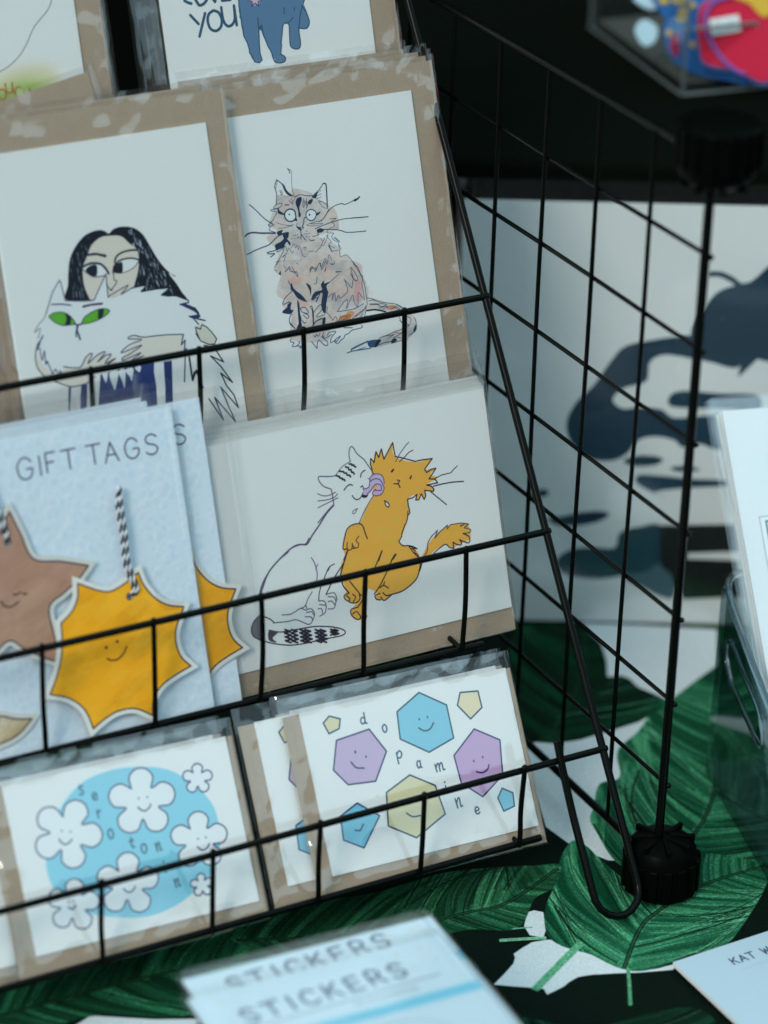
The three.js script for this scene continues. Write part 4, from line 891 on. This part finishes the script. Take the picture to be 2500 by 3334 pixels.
function tagGeo(T, c0) {
  const out = offset(T.pts, 22), s = new THREE.Shape(); for (let i = 0; i < out.length; i += 2) { const x = (out[i] / 10 + c0[0]) * MM, y = (c0[1] - out[i + 1] / 10) * MM; i ? s.lineTo(x, y) : s.moveTo(x, y); } s.closePath();
  if (T.hole) { const h = new THREE.Path(); h.absarc((T.hole[0] / 10 + c0[0]) * MM, (c0[1] - T.hole[1] / 10) * MM, .0019, 0, Math.PI * 2, true); s.holes.push(h); }
  const g = new THREE.ExtrudeGeometry(s, { depth: .0009, bevelEnabled: false, curveSegments: 24 }), [a, b, c, d] = box(out), uv = g.attributes.uv, p = g.attributes.position;
  for (let i = 0; i < p.count; i++) uv.setXY(i, ((p.getX(i) / MM - c0[0]) * 10 - a) / (c - a), 1 - ((c0[1] - p.getY(i) / MM) * 10 - b) / (d - b));
  const cv = canvas((c - a) * .8, (d - b) * .8), x = cv.getContext('2d'), k = .8; x.fillStyle = '#dcdad2'; x.fillRect(0, 0, cv.width, cv.height); x.translate(-a * k, -b * k);
  x.fillStyle = T.col; trace(x, T.pts, false, k, true); x.fill(); x.save(); x.clip();
  for (let i = 0; i < 160; i++) { const px = rr(a, c), py = rr(b, d), r = rr(20, 110); x.fillStyle = rnd() < .5 ? 'rgba(255,225,170,.045)' : 'rgba(120,60,10,.045)'; x.beginPath(); x.ellipse(px * k, py * k, r * k, r * .4 * k, -.4, 0, 7); x.fill(); } x.restore();
  x.strokeStyle = '#3a2733'; x.lineWidth = 6.5 * k; x.lineJoin = 'round'; trace(x, T.pts, false, k, true); x.stroke(); x.lineCap = 'round';
  if (T.face) for (let i = 0; i < T.face.length; i += 2) { x.fillStyle = '#3a2420'; x.beginPath(); x.arc(T.face[i] * k, T.face[i + 1] * k, 7 * k, 0, 7); x.fill(); }
  x.lineWidth = 7 * k; x.strokeStyle = '#3a2420'; for (const m of [T.mouth, ...(T.lids ?? [])]) if (m) { trace(x, m, true, k, false); x.stroke(); }
  return [g, printMat(canvasTex(cv))];
}
const tagCache = {}, cordW = std({ color: rgb(.62, .63, .64), roughness: .9 }), cordB = std({ color: rgb(.012, .014, .03), roughness: .9 });
function densify(T) { const n = T.pts.length / 2, o = []; for (let i = 0; i < n; i++) { const P = (j) => { const q = ((j % n) + n) % n; return [T.pts[2 * q], T.pts[2 * q + 1]]; }, c0 = T.corner.includes(i), c1 = T.corner.includes((i + 1) % n), b = P(i), c = P(i + 1), a = c0 ? b : P(i - 1), d = c1 ? c : P(i + 2); for (let s = 0; s < 5; s++) { const t = s / 5, f = (k) => .5 * (2 * b[k] + (c[k] - a[k]) * t + (2 * a[k] - 5 * b[k] + 4 * c[k] - d[k]) * t * t + (3 * b[k] - a[k] - 3 * c[k] + d[k]) * t * t * t); o.push(f(0), f(1)); } } T.pts = o; }
for (const k in TAGS) { densify(TAGS[k]); }
function twine(pts, parent) {                                          // two-ply black and white baker's twine
  const cv = new THREE.CatmullRomCurve3(pts), n = 90, L = cv.getLength(), fr = cv.computeFrenetFrames(n);
  for (let s = 0; s < 2; s++) { const q = []; for (let i = 0; i <= n; i++) { const p = cv.getPointAt(i / n), a = i / n * L / .0052 * 6.283 + s * Math.PI; q.push(p.addScaledVector(fr.normals[i], Math.cos(a) * .00042).addScaledVector(fr.binormals[i], Math.sin(a) * .00042)); } part(s ? 'white_strand' : 'black_strand', new THREE.TubeGeometry(new THREE.CatmullRomCurve3(q), 150, .00055, 6), s ? cordW : cordB, parent); }
}
function giftPack(label, at, dx, dy, top, withStar, tagShift = 0) {
  const X0 = -291 + dx, X1 = -185.5 + dx, cx = (X0 + X1) / 2;
  const g = thing('gift_tag_pack', label, 'gift tags', [cx * MM, at[0], at[1]]); g.rotation.x = -at[2] * Math.PI / 180; packN++;
  part('backing_card', board(105.5 * MM, 139 * MM, .0006, 0, (65.5 + dy) * MM, 0, null), [whitePaper, whitePaper, whitePaper, whitePaper, giftPrint, whitePaper], g);
  const c0 = [-52.75, 135 + dy]; let z = .0009;
  for (const k of withStar ? ['moon', 'star', 'sun'] : ['sun']) {
    tagCache[k + dy] ??= tagGeo(TAGS[k], c0); const [geo, m] = tagCache[k + dy], tg = new THREE.Group(); tg.name = { sun: 'sun_tag', star: 'star_tag', moon: 'moon_tag' }[k]; tg.position.set(tagShift * MM, 0, z); g.add(tg); z += .001;
    part('tag_face', geo, m, tg);
    const Q = (x, y, zz) => V((x / 10 + c0[0]) * MM, (c0[1] - y / 10) * MM, zz), up = k === 'sun' ? [[746, 295], [727, 380], [728, 500], [722, 640], [742, 760], [726, 784]] : k === 'star' ? [[160, 150], [170, 260], [195, 380], [212, 434]] : null;
    if (up) { twine(up.map(([x, y], i) => Q(x, y, i === up.length - 1 ? 0 : .0011)), tg); twine(up.map(([x, y], i) => Q(x + (i && i < up.length - 1 ? 15 : 2), y + (i ? 4 : -2), i === up.length - 1 ? 0 : .0016)), tg); }
  }
  part('sleeve', sheet((109 + tagShift) * MM, (top + 4.6) * MM, tagShift / 2 * MM, (top - 4.6) / 2 * MM + dy * MM, .0037, .0011, packN * 5, .0039), film[packN % 3], g);
  part('sleeve_back', sheet(109 * MM, (top + 4.6) * MM, 0, (top - 4.6) / 2 * MM + dy * MM, -.0006, .0003, packN * 3, 0), filmBack, g);
}
giftPack('front GIFT TAGS pack with kraft star and orange sun tags', [.1, -.0885, 19], 0, 0, 137.5, true);
giftPack('second GIFT TAGS pack showing half a sun to the right behind the first', [.1, -.0925, 19], 15.2, 0, 139, false, 13);
giftPack('gift tag pack behind the two front ones, only its pale top showing', [.1, -.0965, 19], -8, 1, 143, false);
giftPack('rearmost gift tag pack, a pale strip above the others', [.1, -.1008, 19], -9, 1, 146, false);
// ------------------------------------------------------------------ things lying on the table in front
{
  const draw = (g, k, shift) => { // pale pack header with hand-lettered title
    let x = 190; for (const ch of 'STICKERS') { letter(g, ch, '#2b4260', 1.05, x, 196 + shift - (x - 190) * .05, 92, k, -.05); x += ch === 'T' || ch === 'I' ? 84 : 100; }
    g.strokeStyle = '#3f5068'; g.lineWidth = 4.5 * k; g.beginPath(); g.moveTo(110 * k, (278 + shift) * k); g.lineTo(1010 * k, (252 + shift) * k); g.stroke();
    g.fillStyle = '#6b7c88'; g.font = `${Math.round(30 * k)}px sans-serif`; g.fillText('KAT W ILLUSTRATION', 600 * k, (312 + shift) * k);
    g.fillStyle = '#7fc4d8'; g.fillRect(0, (350 + shift) * k, 1200 * k, 62 * k);
    g.strokeStyle = '#7f929d'; g.lineWidth = 3.5 * k; for (const [a, b, r] of [[700, 690, 220], [240, 740, 190]]) { g.beginPath(); g.arc(a * k, b * k, r * k, 0, 7); g.stroke(); }
    g.fillStyle = 'rgba(214,190,150,.6)'; for (const [a, b] of [[900, 70], [1010, 60], [930, 180], [120, 70], [1040, 160]]) { g.beginPath(); g.arc(a * k, b * k, 8 * k, 0, 7); g.fill(); }
  };
  const maps = [-84, 0].map((s) => printMat(paperPrint(113, 150, [], '#cbdbe2', 6, (g, k) => draw(g, k, s))));
  const flat = (label, x1, zt, y, rot, map) => {
    const g = thing('sticker_pack', label, 'sticker pack', [(x1 - 56.5) * MM, y, (zt + 75) * MM]); g.rotation.set(-Math.PI / 2, 0, 0); g.rotation.z = rot;
    part('header_card', board(113 * MM, 150 * MM, .0008, 0, 0, 0), [whitePaper, whitePaper, whitePaper, whitePaper, map, whitePaper], g);
    part('sleeve', sheet(117 * MM, 156 * MM, 0, .0018, .0022, .0012, 91 + y * 1000, .0024), film[1], g);
    part('sleeve_back', sheet(117 * MM, 156 * MM, 0, .0018, -.0005, .0001, 92, 0), filmBack, g);
  };
  const b = thing('display_box', 'low black box under the STICKERS packs', 'box', [-.213, 0, .128]), s = new RoundedBoxGeometry(.098, .0586, .14, 3, .003); s.translate(0, .0293, 0); part('box', s, plasticBlack, b);
  flat('lower STICKERS pack half covered, lying at the bottom of the photo', -152, 47, .0594, -.045, maps[0]);
  flat('upper STICKERS pack with a blue band, lying on the other pack', -157.5, 64.5, .0632, -.04, maps[1]);
}
{
  const c = paperPrint(90, 130, [], '#b2c4cd', 6, (g, k) => {
    let x = 250; for (const ch of 'KAT WIL') { if (ch !== ' ') letter(g, ch, '#3d4860', .62, x, 118, 46, k, 0); x += ch === ' ' ? 34 : ch === 'I' ? 38 : ch === 'W' ? 58 : 46; }
    g.fillStyle = '#a9b8c4'; g.font = `${Math.round(26 * k)}px sans-serif`; g.fillText('ILLUSTRATION', 250 * k, 196 * k);
  });
  const g = thing('leaflet', 'pale blue leaflet lettered KAT W lying at the bottom right corner', 'leaflet', [.0186, .0012, .122]); g.rotation.set(-Math.PI / 2, 0, .02);
  part('card', board(.09, .13, .0022, 0, 0, 0), [whitePaper, whitePaper, whitePaper, whitePaper, printMat(c), whitePaper], g);
}
// ------------------------------------------------------------------ art print standing behind the wire panel
{
  const g = thing('art_print', 'large black and white abstract art print standing behind the wire panel', 'art print'); g.position.copy(PO); g.rotation.order = 'YXZ'; g.rotation.y = Math.atan2(-PD.z, PD.x); g.rotation.x = -8 * Math.PI / 180;
  const t = printMat(paperPrint(215, 232, ART.poster, '#dfe3e1', 5));
  part('print', board(.215, .232, .002, .0675, .116, 0), [whitePaper, whitePaper, whitePaper, whitePaper, t, whitePaper], g);
  part('sleeve', sheet(.221, .245, .0675, .121, .0035, .001, 71, .003), film[0], g);
  part('sleeve_back', sheet(.221, .245, .0675, .121, -.0006, .0002, 72, 0), filmBack, g);
}
// ------------------------------------------------------------------ clear bin with sleeved prints at the right
{
  const B0 = V(.0707, 0, -.0496), D = V(-.272, 0, .962).normalize(), yaw = Math.atan2(D.x, D.z);          // local z runs forward, local x across
  const g = thing('clear_bin', 'clear plastic bin with a slanted rim and handle slot at the right edge', 'bin', B0.toArray()); g.rotation.y = yaw;
  const side = () => {
    const s = new THREE.Shape(); s.moveTo(.023, .0); s.lineTo(-.14, 0); s.lineTo(-.14, .05); s.lineTo(-.06, .0765); s.quadraticCurveTo(0.01, .1, .019, .105); s.lineTo(.024, .105); s.lineTo(.024, .004); s.closePath();
    const h = new THREE.Path(); h.moveTo(.010, .083); h.quadraticCurveTo(.016, .083, .014, .074); h.lineTo(.004, .064); h.lineTo(-.036, .0555); h.quadraticCurveTo(-.047, .055, -.044, .064); h.lineTo(-.036, .0715); h.closePath(); s.holes.push(h);
    const e = new THREE.ExtrudeGeometry(s, { depth: .0018, bevelEnabled: true, bevelSize: .0006, bevelThickness: .0006, bevelSegments: 3, curveSegments: 14 }); e.rotateY(Math.PI / 2); return e;
  };
  const rimGlass = phy({ color: rgb(.9, .95, .97), transmission: 1, thickness: .003, roughness: .04, ior: 1.5, attenuationColor: rgb(.55, .66, .7), attenuationDistance: .008 });
  for (const x of [.0009, .1609]) {
    const o = x < .1 ? 1 : -1, q = [[0, .04, .14], [0, .05, .138], [0, .0765, .06], [0, .0905, .018], [0, .0995, -.0075], [.0004, .105, -.0185], [.003, .1078, -.0262], [.009, .109, -.0296], [.02, .1092, -.0303], [.05, .1092, -.0303], [.0795, .1092, -.0303]].map(([a, y, z]) => V(x + o * a, y, z));
    part('rim', pathTube(q, .0018, 90, 12), rimGlass, g);
    const s = [[.083, -.010], [.0745, -.0143], [.065, -.006], [.0600, .012], [.0558, .034], [.0560, .0445], [.0640, .0440], [.0715, .036], [.0775, .013]].map(([y, z]) => V(x, y, z));
    part('slot_rim', new THREE.TubeGeometry(new THREE.CatmullRomCurve3(s, true), 70, .0011, 8, true), rimGlass, g);
  }
  part('side_panel', side(), binPlastic, g); { const e = side(); e.translate(.16, 0, 0); part('side_panel', e, binPlastic, g); }
  { const b = new RoundedBoxGeometry(.152, .104, .002, 2, .0008); b.translate(.081, .055, -.0303); part('back_panel', b, binPlastic, g); }
  { const b = new RoundedBoxGeometry(.16, .048, .002, 2, .0008); b.translate(.081, .026, .139); part('front_panel', b, binPlastic, g); }
  { const b = new RoundedBoxGeometry(.16, .002, .168, 2, .0008); b.translate(.081, .002, .055); part('bottom', b, binPlastic, g); }
  const lean = Math.atan2(.115, .1172);
  for (let i = 0; i < 3; i++) {
    const p = thing('sleeved_print', ['front white print with blue-green line drawing in the clear bin', 'middle white print in the clear bin', 'rear white print in the clear bin'][i], 'art print'); p.rotation.order = 'YXZ'; p.rotation.y = yaw; p.rotation.x = -lean;
    p.position.copy(B0).add(V(.0065, .0045, .088 - i * .0065).applyAxisAngle(V(0, 1, 0), yaw));
    const t = i ? whitePaper : printMat(paperPrint(140, 240, [], '#dde3e4', 5, (c, k) => { c.strokeStyle = '#2f7280'; c.lineWidth = 9 * k; c.fillStyle = '#e6e9e8'; c.fillRect(95 * k, 560 * k, 1250 * k, 1800 * k); c.strokeStyle = '#8b9297'; c.lineWidth = 4 * k; c.strokeRect(95 * k, 560 * k, 1250 * k, 1800 * k); c.strokeStyle = '#2f7280'; c.lineWidth = 10 * k; for (let r = 0; r < 6; r++) for (let q = 0; q < 6; q++) { c.strokeRect((125 + q * 170) * k, (585 + r * 200) * k, 120 * k, 140 * k); c.beginPath(); c.moveTo((125 + q * 170) * k, (650 + r * 200) * k); c.lineTo((245 + q * 170) * k, (650 + r * 200) * k); c.stroke(); } }));
    part('print', board(.14, .236, .0012, .0745, .118 - i * .004, 0), i ? whitePaper : [whitePaper, whitePaper, whitePaper, whitePaper, t, whitePaper], p);
    part('sleeve', sheet(.15, .244, .0742, .121 - i * .004, .0026, .0009, 80 + i, .0012, [.0745, .118, .14, .236], .0007), film[2], p);
  }
}
// ------------------------------------------------------------------ acrylic box of felt patches on the riser
{
  const g = thing('acrylic_box', 'open clear acrylic box on the riser at the top right', 'box', [.212, .2505, -.335]); g.rotation.y = -.14;
  const bx = (n, w, h, d, x, y, z) => { const b = new RoundedBoxGeometry(w, h, d, 2, .0009); b.translate(x, y, z); part(n, b, acrylic, g); };
  bx('bottom', .16, .003, .13, .08, .0015, -.065); bx('front_panel', .043, .036, .003, .0215, .0205, -.0015); bx('back_panel', .16, .06, .003, .08, .033, -.1285); bx('side_panel', .003, .05, .1235, .0015, .028, -.065); bx('side_panel', .003, .05, .1235, .1585, .028, -.065);
  const edgeMat = phy({ color: rgb(.4, .45, .43), transmission: .7, thickness: 0, roughness: .3, ior: 1.49 });
  const ed = (a, c) => part('polished_edge', rod(V(...a), V(...c), .0009, 6), edgeMat, g);
  ed([.0015, .053, -.0015], [.0015, .053, -.127]); ed([.0015, .003, -.0015], [.0015, .053, -.0015]); ed([.0015, .003, -.127], [.0015, .063, -.127]); ed([.003, .0385, .0003], [.043, .0385, .0003]); ed([.043, .003, .0003], [.043, .0385, .0003]); ed([.0015, .001, .0003], [.158, .001, .0003]); ed([.0003, .001, 0], [.0003, .001, -.127]);
  const liner = thing('liner_card', 'grey card lining the floor of the acrylic box', 'card', [.212, .2545, -.335]); liner.rotation.y = -.14; { const b = new RoundedBoxGeometry(.152, .0015, .118, 2, .0005); b.translate(.08, .001, -.065); part('card', b, std({ color: rgb(.09, .085, .07), roughness: .9 }), liner); }
  const U = V(.198, .906, -.373).normalize(), felt = (col) => phy({ color: col, roughness: .9, sheen: .4, sheenRoughness: .6 });
  const patch = (name, label, z, layers, cat = 'patch') => {
    const t = thing(name, label, cat, [.222 - .0056, .2565, -.352 + .0106]); t.rotation.order = 'YXZ'; t.rotation.y = Math.atan2(-PD.z, PD.x); t.rotation.x = -25 * Math.PI / 180;
    t.translateZ(z); let i = 0;
    for (const [pn, pts, col, grow, zz] of layers) {
      const q = grow ? offset(pts, grow) : pts, s = new THREE.Shape(), v = []; for (let j = 0; j < q.length; j += 2) v.push(new THREE.Vector2(q[j] / 10000, q[j + 1] / 10000)); s.setFromPoints(new THREE.SplineCurve([...v, v[0]]).getPoints(60));
      const e = new THREE.ExtrudeGeometry(s, { depth: .0012, bevelEnabled: true, bevelSize: .0006, bevelThickness: .0006, bevelSegments: 2 }); e.translate(0, 0, zz ?? i * .0012); i++; part(pn, e, felt(col), t);
    }
    return t;
  };
  const heart = [431, 358, 459, 370, 502, 444, 615, 457, 673, 386, 649, 245, 568, 103, 457, 8, 372, 31, 258, 73, 127, 98, 91, 176, 79, 316, 86, 389, 119, 429, 191, 450, 276, 455, 350, 429];
  const h = patch('heart_patch', 'red heart patch with a blue and purple edge in the acrylic box', .004, [['edge', heart, rgb(.035, .11, .34), -16], ['front', heart, rgb(.52, .006, .04), 0], ['yellow_patch', [219, 465, 344, 432, 434, 358, 514, 433, 557, 501, 443, 554, 274, 550], rgb(.62, .38, .04), 0]]);
  { const p = [[300, 480], [230, 455], [160, 430], [115, 370], [115, 290], [140, 220], [200, 130], [280, 60], [340, 35]].map(([x, y]) => V(x / 10000, y / 10000, .0042)); part('purple_cord', pathTube(p, .0011, 40, 8), felt(rgb(.16, .09, .38)), h); }
  {
    const c = canvas(160, 90), x = c.getContext('2d'); x.fillStyle = '#d3dcdc'; x.fillRect(0, 0, 160, 90); x.fillStyle = '#4a6068'; x.font = '52px sans-serif'; x.fillText('£1.50', 14, 64);
    const t = thing('price_label', 'small white price label on the red heart', 'label', [.222 - .0056, .2565, -.352 + .0106]); t.rotation.order = 'YXZ'; t.rotation.y = Math.atan2(-PD.z, PD.x); t.rotation.x = -25 * Math.PI / 180; t.translateZ(.0085);
    const b = board(.0162, .0089, .0004, .0219, .0304, 0); b.translate(-.0219, -.0304, 0); b.rotateZ(.2); b.translate(.0219, .0304, 0); part('label', b, [whitePaper, whitePaper, whitePaper, whitePaper, printMat(canvasTex(c)), whitePaper], t);
  }
  const blue = [-176, 462, -123, 384, -88, 335, -103, 284, -85, 206, -54, 133, 21, 73, 117, 42, 305, 12, 356, -3, 361, 36, 145, 71, 98, 120, 79, 232, 70, 344, 107, 434, 162, 481, 49, 500, -63, 487];
  const spot = (x, y, a, b) => [x - a, y, x, y + b, x + a, y, x, y - b];
  patch('blue_patch', 'blue patch with yellow spots leaning left of the red heart', -.003, [['front', blue, rgb(.012, .11, .34), 0, 0], ['red_inlay', [-60, 250, -30, 260, -25, 190, -35, 140, -65, 190], rgb(.3, .01, .05), 0, .0013], ...[[-20, 445, 45, 22], [-110, 440, 28, 14], [-5, 385, 24, 14], [-15, 345, 26, 12], [45, 420, 20, 12], [55, 205, 12, 14], [-78, 268, 10, 16]].map(([x, y, a, b]) => ['yellow_spot', spot(x, y, a, b), rgb(.55, .38, .07), 0, .0013])]);
  patch('pale_patch', 'pale blue round patch at the back left of the acrylic box', -.008, [['front', [-190, 338, -229, 331, -253, 292, -244, 252, -203, 203, -150, 230, -140, 300], rgb(.42, .6, .68), 0]]);
  patch('pale_patch', 'pale blue patch at the top edge behind the blue patch', -.0075, [['front', [-269, 454, -220, 418, -163, 403, -120, 440, -130, 500, -220, 510], rgb(.42, .6, .68), 0]]);
  const cc = thing('white_badge', 'pale badge propped on the riser at the right picture edge', 'badge', [0, 0, 0]); cc.position.copy(PO).addScaledVector(PD, .19).addScaledVector(PH, -.037); cc.position.y = .2; cc.rotation.order = 'YXZ'; cc.rotation.y = Math.atan2(-PD.z, PD.x);
  { const s = new THREE.Shape(); s.absellipse(0, .02, .016, .013, 0, Math.PI * 2); const e = new THREE.ExtrudeGeometry(s, { depth: .002, bevelEnabled: true, bevelSize: .0008, bevelThickness: .0008 }); part('badge', e, std({ color: rgb(.55, .68, .74), roughness: .5 }), cc); }
}
// ------------------------------------------------------------------ added unseen plank screen that keeps bright sky out of the sleeve reflections
{
  const g = thing('added_dark_screen', 'added dark plank screen behind the viewer, mirrored in the sleeves', 'added_screen', [2, -.75, 4.8]), wood = std({ color: rgb(.05, .045, .04), roughness: .85 });
  for (let i = 0; i < 22; i++) { const b = new THREE.BoxGeometry(.388, 3.1, .04); b.translate(-4.4 + i * .4, 1.55, (i & 1) * .008); part('plank', b, wood, g); }
}
renderer.render(scene, camera);
